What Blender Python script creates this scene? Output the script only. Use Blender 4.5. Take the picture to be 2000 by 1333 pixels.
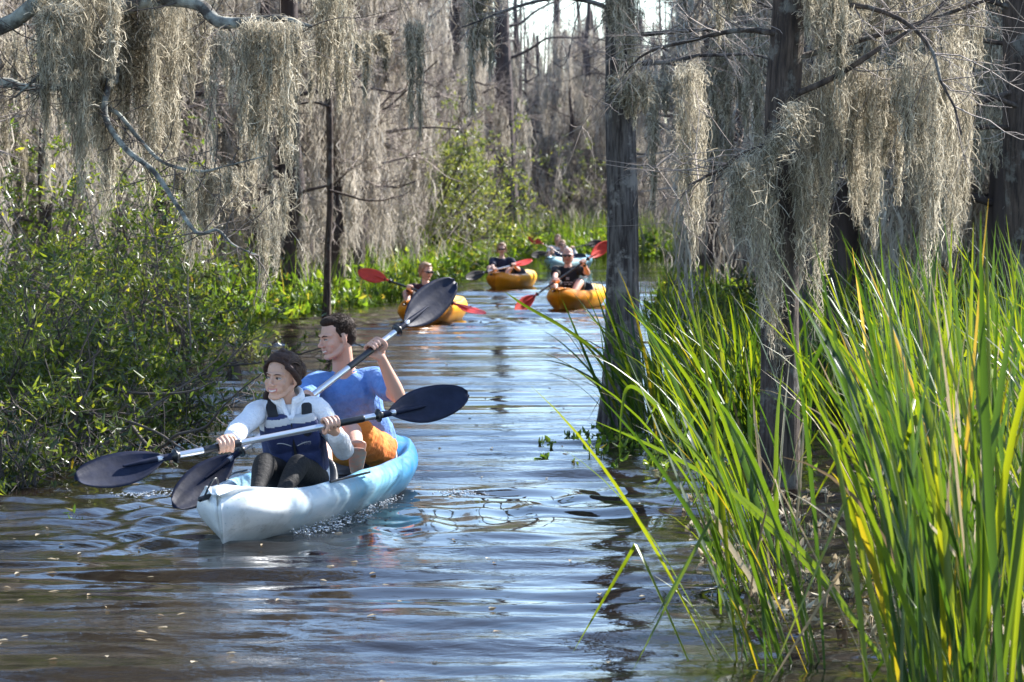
import bpy, math, random
import numpy as np
from mathutils import Vector, Matrix
for o in list(bpy.data.objects): bpy.data.objects.remove(o)
S = bpy.context.scene; COL = S.collection
R = math.radians
# ------------------------------------------------------------------ camera, sky, sun
EYE = 1.56; F = 6000.0
cam = bpy.data.cameras.new('camera'); camo = bpy.data.objects.new('camera', cam); COL.objects.link(camo)
camo.location = (0, 0, EYE); camo.rotation_euler = (R(90), 0, 0)
cam.sensor_width = 36.0; cam.lens = 36.0 * F / 2000.0; cam.shift_y = -266.5 / 2000.0
cam.clip_start = 0.5; cam.clip_end = 4000
cam.dof.use_dof = True; cam.dof.focus_distance = 15.0; cam.dof.aperture_fstop = 9.0
S.camera = camo
SUN = Vector((0.63, 0.50, 0.60)).normalized()
W = bpy.data.worlds.new('World'); S.world = W; W.use_nodes = True
wt = W.node_tree; wt.nodes.clear()
sky = wt.nodes.new('ShaderNodeTexSky'); sky.sky_type = 'NISHITA'; sky.sun_disc = False
sky.sun_elevation = math.asin(SUN.z); sky.sun_rotation = math.atan2(SUN.x, SUN.y)
sky.air_density = 1.0; sky.dust_density = 0.5; sky.ozone_density = 2.6
bg = wt.nodes.new('ShaderNodeBackground'); bg.inputs[1].default_value = 0.13
wo = wt.nodes.new('ShaderNodeOutputWorld')
wt.links.new(sky.outputs[0], bg.inputs[0]); wt.links.new(bg.outputs[0], wo.inputs[0])
sl = bpy.data.lights.new('sun', 'SUN'); sl.energy = 5.0; sl.angle = R(0.5); sl.color = (1.0, 0.965, 0.92)
so = bpy.data.objects.new('sun', sl); COL.objects.link(so)
so.rotation_euler = SUN.to_track_quat('Z', 'Y').to_euler(); so.location = (20, 10, 30)
S.view_settings.view_transform = 'Standard'; S.view_settings.look = 'None'
S.view_settings.exposure = 1.55; S.view_settings.gamma = 1.0
S.render.engine = 'CYCLES'
S.cycles.max_bounces = 7; S.cycles.diffuse_bounces = 3; S.cycles.glossy_bounces = 3
S.cycles.transmission_bounces = 4; S.cycles.sample_clamp_indirect = 6.0
S.render.resolution_x = 1024; S.render.resolution_y = 682

rng = np.random.default_rng(11)
def nrm(v):
    v = np.asarray(v, float); return v / np.maximum(np.linalg.norm(v, axis=-1, keepdims=True), 1e-9)
def at(px, py, d):      # a point of the photograph at distance d
    return np.array([(px - 1000.0) * d / F, d, EYE - (py - 400.0) * d / F])
def onwater(px, py):
    d = EYE * F / (py - 400.0); return np.array([(px - 1000.0) * d / F, d, 0.0])

# ------------------------------------------------------------------ materials
MATS = {}
def mat(name, col=(.5, .5, .5), rough=.6, col2=None, scale=8.0, stretch=(1, 1, 1), island=0.0, transl=0.0,
        bump=0.0, bscale=None, metal=0.0, spec=.5, coat=0.0, detail=6, sss=0.0, tcol=None, attr=None, lo=.35, hi=.65, cols=None, patch=None):
    m = bpy.data.materials.new(name); m.use_nodes = True; MATS[name] = m
    t = m.node_tree; N = t.nodes; L = t.links; N.clear()
    out = N.new('ShaderNodeOutputMaterial'); p = N.new('ShaderNodeBsdfPrincipled')
    p.inputs['Roughness'].default_value = rough; p.inputs['Metallic'].default_value = metal
    p.inputs['Specular IOR Level'].default_value = spec; p.inputs['Coat Weight'].default_value = coat
    p.inputs['Coat Roughness'].default_value = .15
    tc = N.new('ShaderNodeTexCoord'); mp = N.new('ShaderNodeMapping'); mp.inputs['Scale'].default_value = stretch
    L.new(tc.outputs['Object'], mp.inputs[0])
    nz = N.new('ShaderNodeTexNoise'); nz.inputs['Scale'].default_value = scale; nz.inputs['Detail'].default_value = detail
    nz.inputs['Roughness'].default_value = .62
    L.new(mp.outputs[0], nz.inputs[0])
    c = None
    if attr:
        a = N.new('ShaderNodeVertexColor'); a.layer_name = attr; c = a.outputs[0]
    elif cols:
        g = N.new('ShaderNodeNewGeometry'); rmp = N.new('ShaderNodeValToRGB'); e = rmp.color_ramp
        e.elements[0].position = 0; e.elements[0].color = (*cols[0][1], 1)
        e.elements[1].position = cols[-1][0]; e.elements[1].color = (*cols[-1][1], 1)
        for ps, cc in cols[1:-1]:
            q = e.elements.new(ps); q.color = (*cc, 1)
        L.new(g.outputs['Random Per Island'], rmp.inputs[0]); c = rmp.outputs[0]
    elif col2 is not None:
        mr = N.new('ShaderNodeMapRange'); mr.inputs[1].default_value = lo; mr.inputs[2].default_value = hi
        L.new(nz.outputs[0], mr.inputs[0])
        mx = N.new('ShaderNodeMix'); mx.data_type = 'RGBA'; mx.inputs[6].default_value = (*col, 1); mx.inputs[7].default_value = (*col2, 1)
        L.new(mr.outputs[0], mx.inputs[0]); c = mx.outputs[2]
    else:
        rg = N.new('ShaderNodeRGB'); rg.outputs[0].default_value = (*col, 1); c = rg.outputs[0]
    if patch is not None:
        n9 = N.new('ShaderNodeTexNoise'); n9.inputs['Scale'].default_value = patch[1]; n9.inputs['Detail'].default_value = 7; n9.inputs['Roughness'].default_value = .7; L.new(tc.outputs['Object'], n9.inputs[0])
        m9 = N.new('ShaderNodeMapRange'); m9.inputs[1].default_value = .53; m9.inputs[2].default_value = .60; m9.inputs[4].default_value = patch[2]; L.new(n9.outputs[0], m9.inputs[0])
        x9 = N.new('ShaderNodeMix'); x9.data_type = 'RGBA'; L.new(m9.outputs[0], x9.inputs[0]); L.new(c, x9.inputs[6]); x9.inputs[7].default_value = (*patch[0], 1); c = x9.outputs[2]
    if island > 0:
        g2 = N.new('ShaderNodeNewGeometry'); mr2 = N.new('ShaderNodeMapRange')
        mr2.inputs[3].default_value = 1 - island; mr2.inputs[4].default_value = 1 + island
        L.new(g2.outputs['Random Per Island'], mr2.inputs[0])
        hs = N.new('ShaderNodeHueSaturation'); L.new(mr2.outputs[0], hs.inputs['Value']); L.new(c, hs.inputs['Color']); c = hs.outputs[0]
    L.new(c, p.inputs['Base Color'])
    if sss > 0:
        p.inputs['Subsurface Weight'].default_value = sss; p.inputs['Subsurface Radius'].default_value = (.012, .005, .003)
        p.inputs['Subsurface Scale'].default_value = 1.0
    if bump > 0:
        b = N.new('ShaderNodeBump'); b.inputs['Strength'].default_value = bump; b.inputs['Distance'].default_value = .02
        if bscale:
            nb = N.new('ShaderNodeTexNoise'); nb.inputs['Scale'].default_value = bscale; nb.inputs['Detail'].default_value = 5
            L.new(mp.outputs[0], nb.inputs[0]); L.new(nb.outputs[0], b.inputs['Height'])
        else: L.new(nz.outputs[0], b.inputs['Height'])
        L.new(b.outputs[0], p.inputs['Normal'])
    sh = p.outputs[0]
    if transl > 0:
        tr = N.new('ShaderNodeBsdfTranslucent')
        if tcol is not None:
            mm = N.new('ShaderNodeMix'); mm.data_type = 'RGBA'; mm.blend_type = 'MULTIPLY'; mm.inputs[0].default_value = 1
            L.new(c, mm.inputs[6]); mm.inputs[7].default_value = (*tcol, 1); L.new(mm.outputs[2], tr.inputs[0])
        else: L.new(c, tr.inputs[0])
        ms = N.new('ShaderNodeMixShader'); ms.inputs[0].default_value = transl
        L.new(sh, ms.inputs[1]); L.new(tr.outputs[0], ms.inputs[2]); sh = ms.outputs[0]
    L.new(sh, out.inputs[0]); return m

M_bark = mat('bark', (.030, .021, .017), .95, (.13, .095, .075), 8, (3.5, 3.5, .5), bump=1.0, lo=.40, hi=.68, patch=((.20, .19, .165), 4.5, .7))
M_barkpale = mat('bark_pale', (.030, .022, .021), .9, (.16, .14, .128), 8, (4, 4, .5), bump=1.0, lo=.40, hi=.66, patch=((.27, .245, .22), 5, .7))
M_barkfar = mat('bark_far', (.035, .025, .024), .95, (.12, .095, .09), 2.2, (3, 3, .3), lo=.35, hi=.65)
M_lichen = mat('bark_lichen', (.06, .052, .045), .9, (.33, .34, .30), 9, (1, 1, 1), bump=.8, lo=.42, hi=.6)
M_twig = mat('twig', (.28, .235, .205), .9, island=.5)
M_twigdark = mat('twig_dark', (.10, .082, .072), .9, island=.5)
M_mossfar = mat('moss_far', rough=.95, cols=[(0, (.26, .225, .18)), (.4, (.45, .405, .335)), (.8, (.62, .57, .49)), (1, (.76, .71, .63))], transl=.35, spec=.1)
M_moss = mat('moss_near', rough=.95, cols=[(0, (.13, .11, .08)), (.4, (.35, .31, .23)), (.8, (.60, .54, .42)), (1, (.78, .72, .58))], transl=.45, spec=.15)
M_leaf = mat('leaf_glossy', rough=.28, cols=[(0, (.020, .034, .012)), (.5, (.038, .064, .018)), (.80, (.10, .135, .028)), (.96, (.20, .23, .03)), (1, (.30, .20, .04))], transl=.48, tcol=(1.6, 1.5, .6), spec=.7)
M_leafmid = mat('leaf_mid', rough=.32, cols=[(0, (.04, .065, .015)), (.5, (.085, .13, .025)), (.85, (.17, .22, .035)), (1, (.32, .32, .05))], transl=.5, tcol=(1.6, 1.5, .6), spec=.7)
M_leafpale = mat('leaf_pale', rough=.4, cols=[(0, (.08, .12, .04)), (.6, (.18, .23, .07)), (1, (.34, .36, .10))], transl=.45, tcol=(1.4, 1.3, .6), spec=.6)
M_marsh = mat('leaf_marsh', rough=.45, cols=[(0, (.045, .09, .015)), (.6, (.13, .23, .03)), (.92, (.24, .32, .04)), (1, (.36, .28, .08))], transl=.5, tcol=(1.5, 1.4, .6), spec=.5)
M_reed = mat('reed', rough=.38, cols=[(0, (.018, .045, .014)), (.4, (.034, .078, .018)), (.7, (.080, .13, .014)), (.95, (.13, .17, .018)), (.985, (.20, .15, .03)), (1, (.30, .23, .13))], transl=.45, tcol=(2.3, 1.95, .4), spec=.5)
M_reeddry = mat('reed_dry', rough=.6, cols=[(0, (.20, .13, .07)), (.5, (.42, .33, .2)), (1, (.55, .48, .34))], transl=.3)
M_ground = mat('ground', (.035, .024, .016), .95, (.085, .06, .04), 3, bump=.5)
M_chrome = mat('shaft_alu', (.62, .64, .68), .28, metal=.85, bump=0)
M_black = mat('black_plastic', (.012, .013, .017), .35, spec=.5)
M_blade = mat('blade_navy', (.009, .012, .028), .5, (.016, .021, .045), 14, bump=.12, spec=.15)
M_bladered = mat('blade_red', (.75, .055, .03), .4, (.62, .04, .025), 12)
M_bladebrown = mat('blade_dark', (.03, .022, .016), .5, (.02, .02, .02), 12)
M_skin = mat('skin', attr='Col', rough=.5, sss=.12, spec=.4, bump=.03, bscale=220)
M_eye = mat('eye', attr='Col', rough=.12, spec=.6)
M_hairdark = mat('hair_dark', (.022, .011, .009), .6, (.07, .035, .025), 90, (1, 1, 1), bump=.6, spec=.25)
M_hairbrown = mat('hair_brown', (.018, .010, .007), .65, (.045, .026, .018), 110, bump=.5, spec=.2)
M_locks = mat('hair_locks', rough=.5, cols=[(0, (.008, .004, .003)), (.55, (.035, .018, .012)), (.85, (.09, .045, .028)), (1, (.19, .11, .07))], spec=.35)
M_hairblond = mat('hair_fair', (.28, .17, .10), .5, (.42, .28, .18), 60, bump=.4)
M_fleece = mat('fleece', (.72, .74, .79), .95, (.82, .83, .86), 22, bump=.5, bscale=70)
M_navy = mat('vest_navy', (.018, .028, .095), .75, (.026, .04, .13), 25, bump=.3, bscale=120)
M_vestgrey = mat('vest_grey', (.5, .5, .5), .8, bump=.2, bscale=90)
M_webbing = mat('webbing', (.012, .013, .016), .8, bump=.3, bscale=200)
M_blue = mat('tshirt_blue', (.085, .20, .50), .85, (.13, .27, .60), 26, bump=.5, bscale=45)
M_orangecloth = mat('shorts_orange', (.80, .22, .012), .8, (.55, .12, .008), 9, bump=.5, bscale=30)
M_leg = mat('leggings_black', (.006, .0055, .006), .85, bump=.3, bscale=60)
M_tblack = mat('tshirt_black', (.012, .012, .014), .85)
M_maroon = mat('shirt_maroon', (.055, .012, .022), .85)
M_tnavy = mat('shirt_navy', (.012, .018, .05), .85)
M_shortsdark = mat('shorts_dark', (.03, .03, .035), .85)
M_vestblue = mat('vest_blue', (.03, .07, .20), .85)
M_white = mat('white_cloth', (.75, .75, .76), .85)
M_sole = mat('sole', (.23, .19, .16), .8, (.42, .16, .10), 40)
M_glass = mat('lens', (.01, .01, .012), .1, spec=.8)

# ------------------------------------------------------------------ object helpers
def tag(o, label=None, cat=None, group=None, kind=None):
    if label: o['label'] = label
    if cat: o['category'] = cat
    if group: o['group'] = group
    if kind: o['kind'] = kind
    return o
def thing(name, label, cat, loc=(0, 0, 0), rotz=0.0, group=None):
    o = bpy.data.objects.new(name, None); COL.objects.link(o); o.location = tuple(map(float, loc)); o.rotation_euler = (0, 0, rotz)
    o.empty_display_size = .1
    return tag(o, label, cat, group)
def mesh_np(name, V, quads=None, tris=None, mats=(), mi=None, smooth=True, col=None):
    me = bpy.data.meshes.new(name); V = np.ascontiguousarray(V, dtype=np.float32).reshape(-1, 3)
    q = np.zeros((0, 4), np.int32) if quads is None else np.asarray(quads, np.int32).reshape(-1, 4)
    t = np.zeros((0, 3), np.int32) if tris is None else np.asarray(tris, np.int32).reshape(-1, 3)
    me.vertices.add(len(V)); me.vertices.foreach_set('co', V.ravel())
    lp = np.concatenate([q.ravel(), t.ravel()]); tot = np.concatenate([np.full(len(q), 4), np.full(len(t), 3)]).astype(np.int32)
    st = np.concatenate([[0], np.cumsum(tot)[:-1]]).astype(np.int32)
    me.loops.add(len(lp)); me.loops.foreach_set('vertex_index', lp.astype(np.int32))
    me.polygons.add(len(tot)); me.polygons.foreach_set('loop_start', st); me.polygons.foreach_set('loop_total', tot)
    for m in mats: me.materials.append(m)
    if mi is not None: me.polygons.foreach_set('material_index', np.asarray(mi, np.int32))
    me.update(calc_edges=True)
    me.polygons.foreach_set('use_smooth', np.full(len(tot), smooth))
    if col is not None:
        a = me.color_attributes.new('Col', 'FLOAT_COLOR', 'POINT')
        a.data.foreach_set('color', np.concatenate([col, np.ones((len(col), 1))], 1).astype(np.float32).ravel())
    return me
def link(name, me, parent=None, loc=None):
    o = bpy.data.objects.new(name, me); COL.objects.link(o)
    if parent is not None: o.parent = parent
    if loc is not None: o.location = tuple(map(float, loc))
    return o
class MB:            # collects geometry, builds one mesh object
    def __init__(s): s.V = []; s.Q = []; s.T = []; s.mq = []; s.mt = []; s.n = 0
    def add(s, V, quads=None, tris=None, m=0):
        V = np.asarray(V, float).reshape(-1, 3)
        if quads is not None:
            q = np.asarray(quads).reshape(-1, 4); s.Q.append(q + s.n); s.mq.append(np.full(len(q), m))
        if tris is not None:
            t = np.asarray(tris).reshape(-1, 3); s.T.append(t + s.n); s.mt.append(np.full(len(t), m))
        s.V.append(V); s.n += len(V); return s
    def arrays(s):
        V = np.concatenate(s.V) if s.V else np.zeros((0, 3))
        q = np.concatenate(s.Q) if s.Q else None; t = np.concatenate(s.T) if s.T else None
        mi = np.concatenate(([np.concatenate(s.mq)] if s.mq else []) + ([np.concatenate(s.mt)] if s.mt else []))
        return V, q, t, mi
    def mesh(s, name, mats, smooth=True, off=None, col=None):
        V, q, t, mi = s.arrays()
        if off is not None: V = V - np.asarray(off)
        return mesh_np(name, V, q, t, mats, mi, smooth, col)
    def build(s, name, mats, parent=None, loc=None, smooth=True, off=None, col=None):
        if not isinstance(mats, (list, tuple)): mats = [mats]
        return link(name, s.mesh(name, mats, smooth, off, col), parent, loc)
    # ---- shapes
    def tubes(s, P, rad, sides=3, m=0):          # P (n,K,3), rad (n,K)
        P = np.asarray(P, float); n, K, _ = P.shape
        rad = np.broadcast_to(np.asarray(rad, float), (n, K))
        T = np.gradient(P, axis=1); T = nrm(T)
        ref = np.where(np.abs(T[..., 2:3]) > .8, np.array([1., 0, 0]), np.array([0, 0, 1.]))
        A = nrm(np.cross(T, ref)); B = np.cross(T, A)
        an = np.arange(sides) * 2 * np.pi / sides
        V = P[:, :, None] + rad[:, :, None, None] * (A[:, :, None] * np.cos(an)[:, None] + B[:, :, None] * np.sin(an)[:, None])
        i = np.arange(n)[:, None, None] * K * sides; k = np.arange(K - 1)[None, :, None] * sides; j = np.arange(sides)[None, None]
        j2 = (j + 1) % sides
        q = np.stack([i + k + j, i + k + j2, i + k + sides + j2, i + k + sides + j], -1).reshape(-1, 4)
        return s.add(V, q, m=m)
    def ribbons(s, P, hw, side, m=0, fold=0.0):  # flat strips, optional V fold
        P = np.asarray(P, float); n, K, _ = P.shape; hw = np.broadcast_to(hw, (n, K))
        side = np.asarray(side, float)
        if side.ndim == 2: side = np.repeat(side[:, None], K, 1)
        if fold:
            T = nrm(np.gradient(P, axis=1)); nn = nrm(np.cross(T, side))
            V = np.stack([P - side * hw[..., None], P + nn * (hw * fold)[..., None], P + side * hw[..., None]], 2); c = 3
        else:
            V = np.stack([P - side * hw[..., None], P + side * hw[..., None]], 2); c = 2
        i = np.arange(n)[:, None, None] * K * c; k = np.arange(K - 1)[None, :, None] * c; j = np.arange(c - 1)[None, None]
        q = np.stack([i + k + j, i + k + j + 1, i + k + c + j + 1, i + k + c + j], -1).reshape(-1, 4)
        return s.add(V, q, m=m)
    def leaves(s, base, d, side, L, Wd, fold=.25, m=0):   # lanceolate, folded on the midrib
        n = len(base); L = np.broadcast_to(L, (n,))[:, None]; Wd = np.broadcast_to(Wd, (n,))[:, None]
        nn = nrm(np.cross(d, side)); up = nn * Wd * fold; droop = -nn * L * .08
        v = [base, base + d * L * .33 + side * Wd + up, base + d * L * .72 + side * Wd * .6 + up * .6 + droop * .5, base + d * L + droop,
             base + d * L * .72 - side * Wd * .6 + up * .6 + droop * .5, base + d * L * .33 - side * Wd + up]
        V = np.stack(v, 1); i = np.arange(n)[:, None] * 6
        q = np.concatenate([i + np.array([0, 1, 2, 3]), i + np.array([0, 3, 4, 5])])
        return s.add(V, q, m=m)
    def limb(s, pts, rad, sides=14, sub=5, m=0, cap=True, flat=None, flatdir=None):   # smooth closed tapered limb
        pts = np.asarray(pts, float); rad = np.broadcast_to(np.asarray(rad, float), (len(pts),))
        P, r = spline(pts, rad, sub)
        if cap:
            t0 = nrm(P[0] - P[1]); t1 = nrm(P[-1] - P[-2]); a = np.array([.0, .35, .7, .92])
            P = np.concatenate([P[0] + t0 * r[0] * np.cos(a * np.pi / 2)[:, None], P, P[-1] + t1 * r[-1] * np.cos(a[::-1] * np.pi / 2)[:, None]])
            r = np.concatenate([r[0] * np.maximum(np.sin(a * np.pi / 2), .02), r, r[-1] * np.maximum(np.sin(a[::-1] * np.pi / 2), .02)])
        T = nrm(np.gradient(P, axis=0)); A = np.zeros_like(T)
        a0 = np.array(flatdir, float) if flatdir is not None else (np.array([0, 0, 1.]) if abs(T[0][2]) < .8 else np.array([1., 0, 0]))
        for i in range(len(P)):
            a = a0 - T[i] * np.dot(a0, T[i]); A[i] = nrm(a)
            if flatdir is None: a0 = A[i]
        B = np.cross(T, A); an = np.arange(sides) * 2 * np.pi / sides
        fl = 1.0 if flat is None else flat
        V = P[:, None] + r[:, None, None] * (A[:, None] * np.cos(an)[:, None] * fl + B[:, None] * np.sin(an)[:, None])
        K = len(P); k = np.arange(K - 1)[:, None] * sides; j = np.arange(sides)[None]; j2 = (j + 1) % sides
        q = np.stack([k + j, k + j2, k + sides + j2, k + sides + j], -1).reshape(-1, 4)
        V = V.reshape(-1, 3); V = np.concatenate([V, [P[0], P[-1]]]); n = len(V)
        jj = np.arange(sides); t = np.concatenate([np.stack([(jj + 1) % sides, jj, np.full(sides, n - 2)], 1),
             np.stack([(K - 1) * sides + jj, (K - 1) * sides + (jj + 1) % sides, np.full(sides, n - 1)], 1)])
        return s.add(V, q, t, m=m)
    def loft(s, pts, rx, ry, side, sides=24, sub=4, m=0, pw=1.0):    # closed elliptical body sections, side = width axis
        pts = np.asarray(pts, float); P, r1 = spline(pts, np.asarray(rx, float), sub); _, r2 = spline(pts, np.asarray(ry, float), sub)
        sd = np.asarray(side, float)
        if sd.ndim == 2: sd, _ = spline(sd, np.zeros(len(sd)), sub)
        else: sd = np.repeat(sd[None], len(P), 0)
        T = nrm(np.gradient(P, axis=0)); A = nrm(sd - T * (sd * T).sum(1, keepdims=True)); B = np.cross(T, A)
        an = np.arange(sides) * 2 * np.pi / sides; c, sn = np.cos(an), np.sin(an)
        c = np.sign(c) * np.abs(c) ** pw; sn = np.sign(sn) * np.abs(sn) ** pw
        V = P[:, None] + r1[:, None, None] * A[:, None] * c[:, None] + r2[:, None, None] * B[:, None] * sn[:, None]
        K = len(P); k = np.arange(K - 1)[:, None] * sides; j = np.arange(sides)[None]; j2 = (j + 1) % sides
        q = np.stack([k + j, k + j2, k + sides + j2, k + sides + j], -1).reshape(-1, 4)
        V = V.reshape(-1, 3); V = np.concatenate([V, [P[0], P[-1]]]); n = len(V); jj = np.arange(sides)
        t = np.concatenate([np.stack([(jj + 1) % sides, jj, np.full(sides, n - 2)], 1),
             np.stack([(K - 1) * sides + jj, (K - 1) * sides + (jj + 1) % sides, np.full(sides, n - 1)], 1)])
        return s.add(V, q, t, m=m)
    def ell(s, c, r, rot=None, m=0, nu=20, nv=12):
        u = np.arange(nu) * 2 * np.pi / nu; v = np.linspace(.0, np.pi, nv + 1)[1:-1]
        V = np.stack([np.outer(np.sin(v), np.cos(u)), np.outer(np.sin(v), np.sin(u)), np.outer(np.cos(v), np.ones(nu))], -1).reshape(-1, 3)
        V = np.concatenate([V, [[0, 0, 1], [0, 0, -1]]]) * np.asarray(r)
        if rot is not None: V = V @ np.asarray(rot).T
        V = V + np.asarray(c); K = nv - 1
        k = np.arange(K - 1)[:, None] * nu; j = np.arange(nu)[None]; j2 = (j + 1) % nu
        q = np.stack([k + j, k + nu + j, k + nu + j2, k + j2], -1).reshape(-1, 4); n = len(V); jj = np.arange(nu)
        t = np.concatenate([np.stack([jj, (jj + 1) % nu, np.full(nu, n - 2)], 1), np.stack([(K - 1) * nu + (jj + 1) % nu, (K - 1) * nu + jj, np.full(nu, n - 1)], 1)])
        return s.add(V, q, t, m=m)
def spline(pts, rad, sub=5):
    if len(pts) < 3 or sub <= 1:
        k = max(2, sub) if len(pts) == 2 else len(pts); t = np.linspace(0, len(pts) - 1, k * (len(pts) - 1) if len(pts) == 2 else k)
        idx = np.arange(len(pts)); P = np.stack([np.interp(t, idx, pts[:, i]) for i in range(3)], 1); return P, np.interp(t, idx, rad)
    X = np.concatenate([pts, rad[:, None]], 1); X = np.concatenate([[2 * X[0] - X[1]], X, [2 * X[-1] - X[-2]]]); out = []
    for i in range(1, len(X) - 2):
        for t in np.arange(sub) / sub:
            p0, p1, p2, p3 = X[i - 1], X[i], X[i + 1], X[i + 2]
            out.append(.5 * ((2 * p1) + (-p0 + p2) * t + (2 * p0 - 5 * p1 + 4 * p2 - p3) * t * t + (-p0 + 3 * p1 - 3 * p2 + p3) * t ** 3))
    out.append(X[-2]); X = np.array(out); return X[:, :3], np.maximum(X[:, 3], 1e-4)
def fused(mb, voxel, smooth=3, fn=None, name='body', mats=(), parent=None, colfn=None, matfn=None):
    """join overlapping closed shapes into one continuous skin"""
    tmp = mb.build('tmp', [M_skin]); md = tmp.modifiers.new('r', 'REMESH'); md.mode = 'VOXEL'; md.voxel_size = voxel
    if smooth:
        sm = tmp.modifiers.new('s', 'SMOOTH'); sm.factor = .5; sm.iterations = smooth
    dg = bpy.context.evaluated_depsgraph_get(); me = bpy.data.meshes.new_from_object(tmp.evaluated_get(dg))
    old = tmp.data; bpy.data.objects.remove(tmp); bpy.data.meshes.remove(old)
    n = len(me.vertices); V = np.empty(n * 3, np.float32); me.vertices.foreach_get('co', V); V = V.reshape(-1, 3).astype(float)
    N = np.empty(n * 3, np.float32); me.vertex_normals.foreach_get('vector', N); N = N.reshape(-1, 3)
    if fn is not None: V = fn(V, N)
    me.materials.clear()
    for m in (mats if isinstance(mats, (list, tuple)) else [mats]): me.materials.append(m)
    if colfn is not None:
        col = colfn(V); a = me.color_attributes.new('Col', 'FLOAT_COLOR', 'POINT')
        a.data.foreach_set('color', np.concatenate([col, np.ones((n, 1))], 1).astype(np.float32).ravel())
    if matfn is not None:
        nf = len(me.polygons); cc = np.empty(nf * 3, np.float32); me.polygons.foreach_get('center', cc)
        me.polygons.foreach_set('material_index', matfn(cc.reshape(-1, 3)).astype(np.int32))
    off = np.array(parent.location) if parent is not None else 0
    me.vertices.foreach_set('co', (V - off).astype(np.float32).ravel()); me.update()
    me.polygons.foreach_set('use_smooth', np.full(len(me.polygons), True))
    me.name = name; return link(name, me, parent)
def folds(amp, seed, freq=30.0, k=5, stretch=(1, 1, 1)):
    g = np.random.default_rng(seed); D = nrm(g.normal(size=(k, 3))) * freq * g.uniform(.5, 1.6, (k, 1)) * np.array(stretch); ph = g.uniform(0, 6.28, k)
    D2 = nrm(g.normal(size=(3, 3))) * freq * .3; p2 = g.uniform(0, 6.28, 3)
    def f(V, N):
        w = sum(np.sin(V @ D2[i] + p2[i]) for i in range(3))
        h = sum(1 - np.abs(np.sin(.5 * (V @ D[i] + ph[i] + 1.6 * w))) * 2 for i in range(k)) / k
        return V + N * (h * amp)[:, None]
    return f

# ================================================================== THE SETTING
def waves(x, y):
    """height of the swamp water: ripples, and the wakes of the boats"""
    g = np.random.default_rng(5); h = np.zeros_like(x)
    mod = .55 + .45 * np.sin(x * .9 + 1.3 * np.sin(y * .33)) * np.sin(y * .41 + x * .35 + 1)
    for lam, a, th, sp in [(.62, .0062, 0, .08), (.42, .0036, .04, .10), (.95, .0055, -.04, .08), (.30, .0017, .0, .14), (.21, .0009, .05, .2), (1.6, .006, .15, .2), (.13, .0005, -.05, .3)]:
        for i in range(3):
            t = th + g.normal() * sp; k = 2 * np.pi / (lam * g.uniform(.85, 1.18))
            ph = g.uniform(0, 6.28)
            wob = .9 * np.sin(x * g.uniform(.5, 1.6) + y * g.uniform(.2, .6) + g.uniform(0, 6))
            h += a / 1.25 * np.sin(k * (np.sin(t) * x + np.cos(t) * y) + ph + wob)
    h = h * (.5 + mod)
    # wakes: rings spreading from the boats
    for (cx, cy, rr, a, lam) in [(-1.05, 15.4, 5.0, .007, .55), (.75, 46.5, 3.5, .012, .8), (-1.05, 41, 3.0, .012, .8), (-.2, 57, 3.5, .012, .9), (-.55, 40.4, 1.2, .015, .4)]:
        d = np.hypot(x - cx, y - cy); h += a * np.exp(-((d - rr * .4) / rr) ** 2) * np.sin(2 * np.pi * d / lam + .7 * np.sin(np.arctan2(y - cy, x - cx) * 3))
    # the wake fanning back from the near bow
    u = (x + 1.33); v = (y - 13.95); dist = np.abs(u - .20 * v) ; arm = np.exp(-((dist - .40 - .30 * np.maximum(v, 0)) / .22) ** 2) * (v > -.3) * np.exp(-np.maximum(v, 0) / 6)
    h += .014 * arm * np.sin(2 * np.pi * (dist * 1.0 + v * .35) / .33)
    far = np.clip((y - 25) / 60, 0, 1)
    left = np.clip((-x / np.maximum(y, 1) * 6 - .35) * 1.6, 0, 1) * np.clip((15 - y) / 3, 0, 1)
    return h * (1 - .35 * far) * (1 - .45 * left)
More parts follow.
